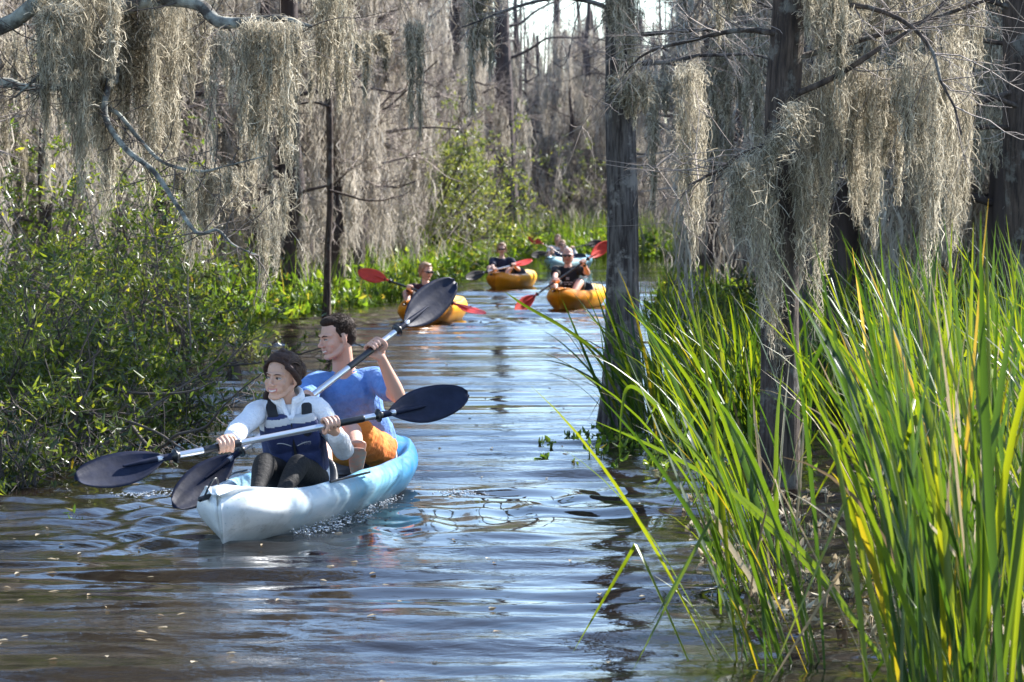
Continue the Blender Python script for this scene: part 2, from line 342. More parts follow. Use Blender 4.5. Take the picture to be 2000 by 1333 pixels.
def build_water():
    ys = [-40, -12, 0, 4, 6.5]; y = 7.2
    while y < 62: ys.append(y); y *= 1.0026
    while y < 420: ys.append(y); y *= 1.02
    ys += [700, 1500, 3000]; ys = np.array(ys)
    inner = np.linspace(-1, 1, 460); X = []
    for yy in ys:
        hw = .235 * min(max(yy, 7), 420) + 1.0
        X.append(np.concatenate([[-2500, -400, -120, -hw * 1.6 - 8, -hw * 1.15 - 1], inner * hw, [hw * 1.15 + 1, hw * 1.6 + 8, 120, 400, 2500]]))
    X = np.array(X); Y = np.repeat(ys[:, None], X.shape[1], 1); Z = waves(X, Y)
    Z[:, :5] = 0; Z[:, -5:] = 0; Z[ys < 7] = 0; Z[ys > 150] = 0
    n, m = X.shape; V = np.stack([X, Y, Z], -1).reshape(-1, 3)
    i = np.arange(n - 1)[:, None] * m; j = np.arange(m - 1)[None]
    q = np.stack([i + j, i + j + 1, i + m + j + 1, i + m + j], -1).reshape(-1, 4)
    mt = bpy.data.materials.new('swamp_water'); mt.use_nodes = True; t = mt.node_tree; p = t.nodes['Principled BSDF']
    p.inputs['Roughness'].default_value = .03; p.inputs['IOR'].default_value = 1.34; p.inputs['Specular IOR Level'].default_value = .5
    tc = t.nodes.new('ShaderNodeTexCoord')
    n0 = t.nodes.new('ShaderNodeTexNoise'); n0.inputs['Scale'].default_value = .6; t.links.new(tc.outputs['Object'], n0.inputs[0])
    mx = t.nodes.new('ShaderNodeMix'); mx.data_type = 'RGBA'; mx.inputs[6].default_value = (.005, .0035, .0026, 1); mx.inputs[7].default_value = (.015, .0105, .0075, 1)
    t.links.new(n0.outputs[0], mx.inputs[0]); t.links.new(mx.outputs[2], p.inputs['Base Color'])
    mp = t.nodes.new('ShaderNodeMapping'); mp.inputs['Scale'].default_value = (.45, 1.0, 1); t.links.new(tc.outputs['Object'], mp.inputs[0])
    n1 = t.nodes.new('ShaderNodeTexNoise'); n1.inputs['Scale'].default_value = 13; n1.inputs['Detail'].default_value = 4; n1.inputs['Distortion'].default_value = .5; t.links.new(mp.outputs[0], n1.inputs[0])
    n3 = t.nodes.new('ShaderNodeTexNoise'); n3.inputs['Scale'].default_value = .35; t.links.new(tc.outputs['Object'], n3.inputs[0])
    mr = t.nodes.new('ShaderNodeMapRange'); mr.inputs[1].default_value = .4; mr.inputs[2].default_value = .62; mr.inputs[3].default_value = .03; mr.inputs[4].default_value = .46
    t.links.new(n3.outputs[0], mr.inputs[0])
    b1 = t.nodes.new('ShaderNodeBump'); b1.inputs['Distance'].default_value = .016; t.links.new(n1.outputs[0], b1.inputs['Height']); t.links.new(mr.outputs[0], b1.inputs['Strength'])
    n5 = t.nodes.new('ShaderNodeTexNoise'); n5.inputs['Scale'].default_value = 42; n5.inputs['Detail'].default_value = 3; t.links.new(mp.outputs[0], n5.inputs[0])
    b2 = t.nodes.new('ShaderNodeBump'); b2.inputs['Distance'].default_value = .004; t.links.new(n5.outputs[0], b2.inputs['Height']); t.links.new(mr.outputs[0], b2.inputs['Strength']); t.links.new(b1.outputs[0], b2.inputs['Normal'])
    t.links.new(b2.outputs[0], p.inputs['Normal'])
    tag(link('water', mesh_np('water', V, q, mats=[mt])), kind='structure')
build_water()
# banks: water line of the left and the right bank at distance y
LB = np.array([(6, -2.9), (12, -2.6), (17, -2.9), (22, -3.8), (30, -4.2), (39, -3.9), (49, -2.2), (67, -.9), (85, .1), (95, 1.2), (110, 3.5), (140, 8), (400, 40)])
RB = np.array([(6, 1.2), (9, 1.05), (12, 1.5), (17, 1.9), (25, 1.8), (40, 2.1), (60, 3.3), (75, 3.6), (90, 5.0), (110, 8.5), (140, 16), (400, 80)])
def lb(y): return np.interp(y, LB[:, 0], LB[:, 1])
def rb(y): return np.interp(y, RB[:, 0], RB[:, 1])
def ground_z(x, y):
    d = np.maximum(lb(y) - x, x - rb(y))                    # metres beyond the water line
    base = -.45 + .5 * np.clip((d + .2) / (1.6 + np.maximum(y, 0) * .02), 0, 1)
    nz = .09 * np.sin(x * 1.3 + 2 * np.sin(y * .5)) * np.sin(y * .9 + x * .4) + .05 * np.sin(x * 3.1 + y * 2.2)
    near = np.clip((y - 24) / 14, 0, 1)
    return base + nz - .16 * (1 - near)
def build_ground():
    ys = np.concatenate([[-40, 0], np.geomspace(6, 200, 260), [300, 600, 1500, 3500]]); u = np.linspace(-1, 1, 240)
    X = np.array([np.concatenate([[-3000, -300], u * (abs(yy) * .3 + 6), [300, 3000]]) for yy in ys]); Y = np.repeat(ys[:, None], X.shape[1], 1)
    Z = ground_z(X, Y); Z[:, :2] = .1; Z[:, -2:] = .1; n, m = X.shape
    i = np.arange(n - 1)[:, None] * m; j = np.arange(m - 1)[None]
    q = np.stack([i + j, i + j + 1, i + m + j + 1, i + m + j], -1).reshape(-1, 4)
    tag(link('ground', mesh_np('ground', np.stack([X, Y, Z], -1), q, mats=[M_ground])), kind='structure')
build_ground()

# ------------------------------------------------------------------ spanish moss
def moss(mb, A, L, Wd, per, w, K=6, g=rng, curl=.25, m=0, fringe=.0):
    """threads hanging from anchors A (n,3); L, Wd (n,) length and half-width of each clump"""
    n = len(A); A = np.repeat(A, per, 0); L = np.repeat(np.broadcast_to(L, (n,)), per); Wd = np.repeat(np.broadcast_to(Wd, (n,)), per); N = len(A)
    u = g.uniform(0, 1, N) ** 1.4; zs = u * .78 * L; ln = np.minimum(L * g.uniform(.22, .5, N), L - zs) + .02
    prof = .55 + .9 * np.sin(np.clip(u + .1, 0, 1) * 2.4) * .6; prof *= (1 - .45 * u)
    th = g.uniform(0, 6.28, N); r = np.sqrt(g.uniform(0, 1, N)) * Wd * prof
    P0 = A + np.stack([np.cos(th) * r, np.sin(th) * r * .7, -zs], 1)
    t = np.linspace(0, 1, K); st = (ln / K)[:, None]
    lat = np.cumsum(g.normal(size=(N, K, 2)) * curl, 1) * .6 + g.normal(size=(N, K, 2)) * curl
    P = np.empty((N, K, 3)); P[..., 2] = P0[:, 2:3] - ln[:, None] * t
    P[..., 0] = P0[:, :1] + lat[..., 0] * st; P[..., 1] = P0[:, 1:2] + lat[..., 1] * st
    an = g.uniform(0, 6.28, N); side = np.stack([np.cos(an), np.sin(an), g.normal(size=N) * .3], 1)
    hw = w * .5 * g.uniform(.5, 1.3, (N, 1)) * np.interp(t, [0, .2, .8, 1], [.5, 1, .9, .3])[None]
    mb.ribbons(P, hw, nrm(side), m=m)
    if fringe > 0:                                  # curly whiskers standing off the outline
        k = int(N * fringe); ii = g.integers(0, N, k); C = P0[ii]; K2 = 7
        th = g.uniform(0, 6.28, k); out = np.stack([np.cos(th), np.sin(th)], 1); rad = Wd[ii][:, None] * g.uniform(.5, 1.05, (k, 1))
        tt = np.linspace(0, 1, K2); s = g.uniform(.03, .11, k)[:, None]; ph = g.uniform(0, 6.28, (k, 1)); fr = g.uniform(2, 7, (k, 1))
        Q = np.empty((k, K2, 3)); Q[..., 0] = C[:, :1] + out[:, :1] * (rad * .5 + s * tt * .8) + np.cos(ph + fr * tt) * s * .35
        Q[..., 1] = C[:, 1:2] + out[:, 1:] * (rad * .4 + s * tt * .6) + np.sin(ph + fr * tt) * s * .35
        Q[..., 2] = C[:, 2:] - s * tt * g.uniform(-.5, 1.4, (k, 1)) + np.sin(ph * 2 + fr * tt * 1.3) * s * .3
        side = nrm(g.normal(size=(k, 3)))
        mb.ribbons(Q, np.full((k, K2), w * .42), side, m=m)

def wander(p, d, L, K, g, wob=.12, grav=0.0):
    P = [np.array(p, float)]; d = nrm(d)
    for i in range(K - 1):
        d = nrm(d + g.normal(size=3) * wob + np.array([0, 0, grav])); P.append(P[-1] + d * L / (K - 1))
    return np.array(P)
def twigs(mb, A, D, L, g, rad=.01, K=5, per=5, m=0, spread=.6):
    """many thin forking twigs from anchors A with main direction D"""
    n = len(A); A = np.repeat(A, per, 0); D = np.repeat(D, per, 0); N = len(A); L = np.repeat(np.broadcast_to(L, (n,)), per) * g.uniform(.4, 1.1, N)
    D = nrm(D + g.normal(size=(N, 3)) * spread); step = np.cumsum(g.normal(size=(N, K, 3)) * .22, 1) + D[:, None]
    P = A[:, None] + np.concatenate([np.zeros((N, 1, 3)), np.cumsum(step[:, :-1], 1)], 1) * (L / (K - 1))[:, None, None]
    mb.tubes(P, rad * np.linspace(1, .35, K)[None] * g.uniform(.7, 1.2, (N, 1)), 3, m=m)
    return P
def trunk_tube(mb, P, rad, flare=None, sides=18, seed=0, m=0, fl_h=1.2, rough=.05):
    """cypress trunk: fluted, flared at the water"""
    P = np.asarray(P, float); K = len(P); g = np.random.default_rng(seed); an = np.arange(sides) * 2 * np.pi / sides
    z = P[:, 2] - P[0, 2]; f = np.exp(-z / fl_h); fl = (flare or 1)
    r = np.asarray(rad)[:, None] * (1 + (fl - 1) * f[:, None]); ph = g.uniform(0, 6.28, 4)
    flute = 1 + (.05 + .20 * f[:, None]) * (np.sin(5 * an + ph[0]) * .6 + np.sin(8 * an + ph[1]) * .5)[None] + rough * np.sin(3 * an[None] + z[:, None] * 1.3 + ph[2]) + rough * .6 * g.normal(size=(K, sides)) * .5 + rough * 1.3 * g.normal(size=(1, sides)) * (sides > 30)
    rr = r * flute
    V = P[:, None] + np.stack([rr * np.cos(an), rr * np.sin(an), np.zeros_like(rr)], -1)
    k = np.arange(K - 1)[:, None] * sides; j = np.arange(sides)[None]; j2 = (j + 1) % sides
    mb.add(V, np.stack([k + j, k + j2, k + sides + j2, k + sides + j], -1).reshape(-1, 4), m=m)

# ------------------------------------------------------------------ the forest
def cypress_proto(seed, H=16, r0=.24, nlimb=26, moss_n=60, w=.02, lean=.03, label='', group=None, mossmat=None, per=55, lmax=2.6, flare=2.0):
    g = np.random.default_rng(seed)
    t = thing('cypress_tree', label, 'tree', group=group)
    K = 16; z = np.linspace(-.4, H, K); P = np.stack([np.cumsum(g.normal(size=K) * lean), np.cumsum(g.normal(size=K) * lean), z], 1); P[:, :2] -= P[0, :2]
    mb = MB(); trunk_tube(mb, P, r0 * (1 - .8 * (np.linspace(0, 1, K)) ** 1.1), flare, 12, seed, fl_h=.9)
    mb.build('trunk', M_barkfar, t)
    lb_ = MB(); tw = lb_; ms = MB(); An = []; starts = []
    for i in range(nlimb):
        zz = g.uniform(1.3, min(7, H * .8)) if i < nlimb * .8 else g.uniform(7, H * .95); p = np.array([np.interp(zz, z, P[:, 0]), np.interp(zz, z, P[:, 1]), zz])
        th = g.uniform(0, 6.28); L = g.uniform(.8, lmax) * (1 - .35 * zz / H)
        Q = wander(p, [math.cos(th), math.sin(th), g.uniform(-.05, .6)], L, 6, g, .2, .02)
        lb_.tubes(Q[None], np.linspace(r0 * .17, .012, 6)[None], 5)
        starts.append(Q)
    Q = np.array(starts); idx = g.integers(1, 6, (nlimb, 5)); A = Q[np.arange(nlimb)[:, None], idx].reshape(-1, 3); D = np.repeat(nrm(Q[:, -1] - Q[:, 0]), 5, 0)
    T1 = twigs(tw, A, D, .9, g, .011, 5, 2, m=1, spread=.8)
    twigs(tw, T1[:, 2], nrm(T1[:, 4] - T1[:, 2]), .45, g, .006, 4, 4, m=1, spread=.9)
    lb_.build('crown', [M_barkfar, M_twig], t)
    allp = np.concatenate([Q[:, 1:].reshape(-1, 3), T1[:, 1:3].reshape(-1, 3), Q[:, 1:].reshape(-1, 3)]); A = allp[g.integers(0, len(allp), moss_n)]
    L = np.minimum(g.uniform(.25, 1.0, moss_n) ** 1.8 * 2.2 + .25, np.maximum(A[:, 2] - .5, .3)); moss(ms, A, L, .05 + .05 * L, per, w, 5, g, .35, fringe=.15)
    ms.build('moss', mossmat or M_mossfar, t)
    return t
def dup(t, loc, rotz=0, label=None, group=None, sc=1.0):
    c = t.copy(); COL.objects.link(c); c.location = tuple(map(float, loc)); c.rotation_euler = (0, 0, rotz); c.scale = (sc, sc, sc)
    if label: c['label'] = label
    if group: c['group'] = group
    for ch in list(t.children):
        d = ch.copy(); COL.objects.link(d); d.parent = c
        for gch in list(ch.children):
            e = gch.copy(); COL.objects.link(e); e.parent = d
    return c
G_FAR = 'cypresses of the mossy woods'
protos = [cypress_proto(100 + i, H=[8.5, 10, 8, 10.5, 9, 7.5][i], r0=[.22, .30, .15, .34, .20, .12][i], nlimb=[26, 30, 22, 30, 28, 20][i], moss_n=[75, 85, 60, 90, 80, 60][i],
          label='far grey cypress hung with spanish moss in the woods behind the kayakers', group=G_FAR, w=.019, per=70) for i in range(6)]
spots = []; tries = 0
def sunlane(x, y):       # the sun comes down into the channel here
    for kx, ky in ((-1.2, 41), (-.1, 58.5), (.8, 47.3), (1.2, 75), (-.3, 52), (-1, 15.5)):
        dx, dy = x - kx, y - ky; t = (dx * SUN.x + dy * SUN.y) / math.hypot(SUN.x, SUN.y); q = abs(dx * SUN.y - dy * SUN.x) / math.hypot(SUN.x, SUN.y)
        if 0 < t < 10.5 and q < 1.7: return True
    return False
def keep_clear(x, y):
    if sunlane(x, y): return True
    if lb(y) - .7 < x < rb(y) + .5 and y < 105: return True
    if abs(x + .13) < .6 and y < 70: return True
    return False
g = np.random.default_rng(77)
while len(spots) < 250 and tries < 30000:
    tries += 1; y = 46 + 100 * g.uniform() ** 1.05; x = g.uniform(-1, 1) * (y * .185 + 2.5)
    if keep_clear(x, y): continue
    if 95 < y < 112 and -1.3 < x < 2.0: continue
    if y < 84 and 770 < 1000 + F * x / y < 925: continue
    if y < 100 and 905 < 1000 + F * x / y < 1085: continue
    if any((x - a) ** 2 + (y - b) ** 2 < 1.25 ** 2 for a, b in spots): continue
    spots.append((x, y))
used = set()
def bucket(lab, px, y):
    far = 'deep in the woods' if y > 75 else 'in the nearer woods'
    if y > 100: far = 'far back in the woods'
    if y < 48: far = 'just behind the bank'
    for lim, where in ((60, 'by the left frame edge'), (250, 'above the left shrubs'), (460, 'behind the crooked oak branches'), (620, 'behind the wide two-toned moss curtain'), (780, 'behind the thin trunk in the water'),
                       (930, 'behind the pale leafy shrubs'), (1080, 'around the tall middle cypress'), (1230, 'left of the sunlit cypress'), (1400, 'right of the sunlit cypress'), (1600, 'behind the moss wrapped cypress'), (1780, 'behind the right moss curtains'), (1960, 'behind the rightmost moss curtains')):
        if px < lim: return 'mossy cypress %s, %s' % (far, where)
    return 'mossy cypress %s, by the right frame edge' % far
near_spots = []
for _ in range(4000):
    y = g.uniform(24, 47); x = g.uniform(-1, 1) * (y * .22 + 3)
    if sunlane(x, y) or lb(y) - 1.0 < x < rb(y) + .4 or any((x - a) ** 2 + (y - b) ** 2 < 1.7 ** 2 for a, b in near_spots) or 1000 + F * x / y < 430 and 1000 + F * x / y > 200 and y < 34: continue
    near_spots.append((x, y))
    if len(near_spots) >= 42: break
spots += near_spots + [(g.uniform(1.4, 4.8), g.uniform(104, 128)) for _ in range(16)]
for (x, y) in spots:
    k = int(g.integers(0, 6)); side = 'left' if x < (lb(y) + rb(y)) / 2 else 'right'
    PX = 1000 + F * x / y
    lab = 'mossy grey cypress in the dense woods along the left bank' if side == 'left' else 'mossy grey cypress in the dense woods beyond the tall grass on the right'
    if y > 100: lab = 'distant mossy grey cypress at the back of the woods where the channel ends'; side = 'back'
    lab = bucket(lab, PX, y)
    gp = {'left': 'cypresses on the left bank', 'right': 'cypresses on the right bank', 'back': 'cypresses at the back of the woods'}[side]
    z = max(float(ground_z(np.array(x), np.array(y))), -.1); rz = g.uniform(0, 6.28); sc = g.uniform(.85, 1.15) * (.86 if y > 95 else 1.0)
    if k not in used:
        used.add(k); t = protos[k]; t.location = (x, y, z); t.rotation_euler = (0, 0, rz); t['label'] = lab; t['group'] = gp
    else: dup(protos[k], (x, y, z), rz, lab, gp, sc)
def bare_proto():
    g = np.random.default_rng(400); t = thing('bare_tree', 'slim', 'tree', group='slim bare trees among the mossy cypresses'); K = 14; z = np.linspace(-.4, 10, K)
    P = np.stack([np.cumsum(g.normal(size=K) * .05), np.cumsum(g.normal(size=K) * .05), z], 1); P[:, :2] -= P[0, :2]; mb = MB(); trunk_tube(mb, P, .13 * (1 - .7 * np.linspace(0, 1, K)), 1.9, 12, 5, fl_h=.6); mb.build('trunk', M_barkfar, t)
    mb = MB(); Q = np.array([wander([np.interp(h, z, P[:, 0]), np.interp(h, z, P[:, 1]), h], [math.cos(a), math.sin(a), .5], g.uniform(.8, 2.0), 6, g, .2, .02) for h, a in zip(g.uniform(2, 9.5, 16), g.uniform(0, 6.28, 16))])
    mb.tubes(Q, np.linspace(.028, .008, 6)[None], 5); A = Q[:, 2:].reshape(-1, 3); T = twigs(mb, A, np.repeat(nrm(Q[:, -1] - Q[:, 0]), 4, 0), .7, g, .010, 5, 3, spread=.8); twigs(mb, T[:, 2], nrm(T[:, 4] - T[:, 2]), .4, g, .006, 4, 4, spread=.9)
    mb.build('crown', M_barkfar, t); return t
bp = bare_proto(); nb = 0
while nb < 62:
    y = 44 + 76 * g.uniform(); x = g.uniform(-1, 1) * (y * .18 + 1)
    if sunlane(x, y) or keep_clear(x, y) and y < 100 or y < 84 and 770 < 1000 + F * x / y < 925 or y < 100 and 945 < 1000 + F * x / y < 1045: continue
    l_ = bucket('', 1000 + F * x / y, y).replace('mossy cypress', 'slim bare tree'); z = max(float(ground_z(np.array(x), np.array(y))), -.1)
    if nb == 0: bp.location = (x, y, z); bp['label'] = l_
    else: dup(bp, (x, y, z), g.uniform(0, 6.28), l_, None, g.uniform(.7, 1.2))
    nb += 1
# the far wood that closes the view, one mass
def far_wood():
    g = np.random.default_rng(8); mb = MB(); n = 2600
    y = g.uniform(128, 185, n); x = g.uniform(-1, 1, n) * (y * .20 + 4); K = 6
    P = np.stack([x[:, None] + np.cumsum(g.normal(size=(n, K)) * .15, 1), y[:, None] + np.cumsum(g.normal(size=(n, K)) * .15, 1), np.linspace(0, 1, K)[None] * g.uniform(4.5, 11, (n, 1))], -1)
    mb.tubes(P, np.linspace(1, .3, K)[None] * g.uniform(.03, .15, (n, 1)), 5)
    A = P[g.integers(0, n, 4000), g.integers(1, K, 4000)] + g.normal(size=(4000, 3)) * .5
    moss(mb, A, g.uniform(.8, 2.6, 4000), .25, 18, .045, 4, g, .4, m=1)
    A = P[g.integers(0, n, 6000), g.integers(1, K, 6000)]; twigs(mb, A, nrm(g.normal(size=(6000, 3))), 1.6, g, .02, 4, 2, m=2)
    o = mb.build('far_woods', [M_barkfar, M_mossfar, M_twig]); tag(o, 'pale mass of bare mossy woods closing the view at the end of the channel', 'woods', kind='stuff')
far_wood()
# small dead understorey: bare twiggy shrubs along both banks
def brush(name, label, X, Y, n, h, seed, group=None):
    g = np.random.default_rng(seed); mb = MB(); x = g.uniform(X[0], X[1], n); y = g.uniform(Y[0], Y[1], n); A = np.stack([x, y, ground_z(x, y)], 1)
    D = nrm(np.stack([g.normal(size=n) * .35, g.normal(size=n) * .35, np.ones(n)], 1)); T = twigs(mb, A, D, h, g, .012, 6, 3, spread=.3)
    T2 = twigs(mb, T[:, 3], nrm(T[:, 5] - T[:, 3]), h * .4, g, .007, 4, 4, spread=.7); moss(mb, T[::2, 4], h * .4, .08, 12, .018, 4, g, .4, m=1)
    o = mb.build(name, [M_twig, M_mossfar]); tag(o, label, 'undergrowth', kind='stuff')
brush('undergrowth', 'tangle of thin bare stems low in the woods behind the left bank plants', (-10, -1.5), (62, 100), 260, 3.2, 3)
brush('undergrowth', 'tangle of thin bare stems under the trees at the end of the channel', (0, 9), (96, 125), 260, 3.4, 4)
brush('undergrowth', 'tangle of thin bare stems behind the right bank grass', (4, 16), (62, 98), 260, 3.0, 6)

# ------------------------------------------------------------------ single trees one can point at
def big_cypress(name, label, base_px, d, path, rads, flare, fl_h=.9, material=None, limbs=(), seed=1, sides=44, kn=90):
    """path: pixel columns of the trunk at heights; limbs: (z, angle, length, rise)"""
    g = np.random.default_rng(seed); b = at(base_px[0], base_px[1], d); b[2] = -.35
    t = thing(name, label, 'tree', (b[0], b[1], 0)); zz = np.linspace(-.35, path[-1][0], kn)
    xs = np.interp(zz, [p[0] for p in path], [p[1] for p in path]); rr = np.interp(zz, [p[0] for p in path], rads)
    P = np.stack([xs - b[0] + .006 * np.sin(zz * 2.3 + seed) + .003 * np.sin(zz * 5.1), .05 * np.sin(zz * .7), zz], 1); mb = MB(); trunk_tube(mb, P, rr, flare, sides, seed, fl_h=fl_h, rough=.035)
    mb.build('trunk', material or M_bark, t)
    tw = MB(); S_ = []
    for (z, ang, L, rise) in limbs:
        p = np.array([np.interp(z, zz, P[:, 0]), 0, z]); Q = wander(p, [math.cos(ang), math.sin(ang), rise], L, 9, g, .16, .0)
        lm = MB(); lm.limb(Q, np.linspace(.019, .005, 9) * (1 if d < 50 else 3.0), 8, 2); lm.build('limb', material or M_bark, t); S_.append(Q)
    if S_:
        Q = np.array(S_); A = Q[:, 2:8].reshape(-1, 3); D = np.repeat(nrm(Q[:, -1] - Q[:, 0]), 6, 0)
        T = twigs(tw, A, D, .55, g, .0045, 6, 3, spread=.7); twigs(tw, T[:, 3], nrm(T[:, 5] - T[:, 3]), .28, g, .0025, 5, 4, spread=.8)
        tw.build('crown', M_twig, t)
    return t, [q + b * np.array([1, 1, 0]) for q in S_]
pi = math.pi
def xw(px, d): return (px - 1000) * d / F
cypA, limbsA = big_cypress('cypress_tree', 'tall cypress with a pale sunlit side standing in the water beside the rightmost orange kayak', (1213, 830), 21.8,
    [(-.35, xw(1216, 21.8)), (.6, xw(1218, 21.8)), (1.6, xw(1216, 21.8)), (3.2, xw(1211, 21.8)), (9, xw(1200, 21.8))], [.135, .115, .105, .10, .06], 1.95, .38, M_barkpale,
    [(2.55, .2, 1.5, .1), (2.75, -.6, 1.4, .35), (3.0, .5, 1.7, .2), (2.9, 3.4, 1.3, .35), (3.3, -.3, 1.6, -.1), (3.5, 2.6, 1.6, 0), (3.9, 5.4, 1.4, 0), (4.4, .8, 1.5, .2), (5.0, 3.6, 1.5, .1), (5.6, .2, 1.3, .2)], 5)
cypB, limbsB = big_cypress('cypress_tree', 'dark straight cypress half wrapped in moss standing among the tall grass', (1523, 950), 17.0,
    [(-.35, xw(1520, 17)), (.4, xw(1521, 17)), (1.2, xw(1525, 17)), (2.2, xw(1536, 17)), (2.7, xw(1545, 17)), (8, xw(1560, 17))], [.112, .102, .098, .095, .088, .05], 1.28, .3, M_bark,
    [(1.95, 3.3, .75, -.15), (2.15, .2, 1.6, .22), (2.35, .6, 1.7, .15), (2.5, 2.9, 1.0, .3), (2.6, -.5, 1.5, .15), (2.8, 3.4, 1.3, .25), (3.0, 0, 1.5, .1), (3.3, 1, 1.5, .1), (3.6, 4, 1.4, .1), (4.2, .3, 1.4, .1), (4.8, 3, 1.3, .1)], 6)
cypC, limbsC = big_cypress('cypress_tree', 'dark cypress trunk at the right edge of the photo behind the hanging moss', (1985, 700), 22.0,
    [(-.35, xw(2010, 22)), (1.5, xw(2003, 22)), (3.2, xw(1990, 22)), (9, xw(1985, 22))], [.16, .13, .12, .07], 1.5, .4, M_bark,
    [(2.1, 3.2, 1.7, .12), (2.4, 3.5, 1.9, .05), (2.7, 2.8, 1.8, .05), (2.95, 3.3, 1.6, .1), (3.4, 3.1, 1.8, .1), (3.8, 2.9, 1.8, 0), (2.25, 3.9, 1.4, .05)], 7)
cypD, limbsD = big_cypress('cypress_tree', 'tall dark cypress with a fluted flaring base behind the middle kayakers', (993, 490), 98,
    [(-.35, xw(993, 98)), (3, xw(990, 98)), (6, xw(983, 98)), (8.1, xw(978, 98)), (20, xw(975, 98))], [.40, .27, .24, .22, .12], 1.5, .9, M_barkfar,
    [(4.2, 3.1, 4, .2), (6.2, .2, 3.2, .25), (5.4, 3.3, 3.5, .3), (7.2, .1, 3, .3), (7.6, 3.2, 3, .3), (8.8, .4, 3.5, .2), (9.6, 3, 3.5, .2)], 8)
cypE, _ = big_cypress('cypress_snag', 'thin dark trunk rising from the water just above the man in the blue t-shirt', (638, 622), 42,
    [(-.35, xw(636, 42)), (1.5, xw(644, 42)), (4.4, xw(640, 42)), (8, xw(632, 42))], [.048, .042, .05, .03], 2.1, .35, M_bark,
    [(1.75, .1, 1.2, .05), (2.9, 3.3, 1.1, .2), (3.6, .2, 1.2, .2)], 9, 12)
for i, (px, pyb, d, r, hh, lab) in enumerate([(1395, 560, 60, .42, 12, 'broad dark cypress trunk behind the moss between the two near cypresses'),
        (735, 545, 70, .42, 12, 'dark broad trunk behind the leafy shrub on the left bank'), (685, 500, 82, .30, 14, 'tall straight trunk standing above the thin trunk in the water'),
        (468, 535, 66, .18, 12, 'short dark trunk behind the green bank plants at left'), (395, 520, 70, .28, 14, 'dark trunk behind the left shrubs above the hanging branch'),
        (1705, 600, 42, .26, 12, 'dark trunk seen between the moss curtains on the right'), (1640, 560, 55, .2, 12, 'dark trunk just right of the moss wrapped cypress'),
        (25, 560, 45, .12, 12, 'pale slender trunk near the left edge of the photo'), (238, 560, 38, .10, 11, 'slender leaning dark trunk above the left shrubs'),
        (1880, 560, 50, .25, 12, 'dark trunk behind the rightmost moss curtain'), (1090, 470, 118, .25, 15, 'far dark trunk above the two farthest paddlers'),
        (855, 470, 112, .30, 15, 'far dark trunk left of the tall middle cypress'), (520, 520, 75, .2, 13, 'dark trunk left of the thin trunk in the water')]):
    big_cypress('cypress_tree', lab, (px, pyb), d, [(-.35, xw(px, d)), (3, xw(px + 6, d)), (7, xw(px - 4, d)), (hh, xw(px, d))], [r * .75, r * .6, r * .5, r * .3], 1.7, .8, M_barkfar,
        [(2.2, .3 + i, 1.6, .3), (3.3, 2.3 + i, 2.0, .3), (4.5, 4.3 + i, 2.0, .3), (5.6, 1 + i, 2, .3)], 20 + i, 14, 20)

# ------------------------------------------------------------------ the oak whose limbs reach in from the left
def branch_px(pts, r):          # [(px,py,d)] -> world points
    return np.array([at(*p) for p in pts]), r
oak = thing('oak_tree', 'lichen grey oak reaching its crooked limbs over the water from the left', 'tree', (-4.6, 18.0, 0))
ob = np.array([-4.6, 18.0, 0])
mb = MB(); zz = np.linspace(-.3, 7, 16); trunk_tube(mb, np.stack([.05 * np.sin(zz), .05 * np.cos(zz * 1.3), zz], 1), np.linspace(.24, .13, 16), 1.6, 20, 4, fl_h=.4)
mb.build('trunk', M_lichen, oak)
def oak_limb(pts, r, sides=10):
    m_ = MB(); P = np.array(pts) - ob; m_.limb(P, r, sides, 5); m_.build('limb', M_lichen, oak); return np.array(pts)
L1 = oak_limb([(-4.6, 18, 2.9), at(-60, 60, 17.6), at(100, -10, 17.2), at(200, 22, 17), at(300, 0, 16.9), at(385, 8, 16.8), at(425, 42, 16.7), at(480, 44, 16.6), at(545, 36, 16.5), at(608, 52, 16.4)], [.10, .052, .046, .044, .040, .036, .034, .028, .018, .008])
L2 = oak_limb([(-4.6, 18, 2.1), at(-40, 165, 18), at(40, 170, 17.9), at(95, 172, 17.8), at(160, 168, 17.7), at(215, 160, 17.6)], [.06, .035, .024, .022, .016, .008])
L3 = oak_limb([at(215, 150, 17.0), at(205, 225, 16.8), at(245, 290, 16.7), at(300, 335, 16.6), at(345, 400, 16.5), at(385, 455, 16.4), at(425, 450, 16.3), at(455, 478, 16.2), at(505, 500, 16.1)], [.02, .018, .017, .015, .013, .011, .008, .006, .003], 8)
L4 = oak_limb([at(200, 212, 17.0), at(230, 222, 16.9), at(275, 275, 16.8), at(320, 318, 16.7), at(390, 335, 16.6), at(440, 325, 16.5), at(520, 305, 16.3)], [.014, .013, .011, .010, .008, .005, .003], 8)
L5 = oak_limb([(-4.6, 18, 3.6), at(-20, -150, 18.2), at(160, -120, 17.8), at(350, -90, 17.4), at(520, -100, 17.2)], [.10, .07, .055, .04, .02])
L6 = oak_limb([(-4.6, 18, 4.2), at(0, -260, 18.6), at(240, -230, 19), at(460, -180, 19.4), at(640, -190, 19.8), at(800, -150, 20)], [.10, .07, .055, .045, .03, .015])
L7 = oak_limb([at(225, 160, 17.0), at(240, 60, 17.1), at(262, -40, 17.2), at(280, -120, 17.6)], [.018, .022, .028, .035], 8)
L8 = oak_limb([at(210, -60, 17.4), at(150, 60, 17.3), at(95, 130, 17.3), at(30, 190, 17.5)], [.02, .017, .013, .006], 8)
g = np.random.default_rng(31); tw = MB()
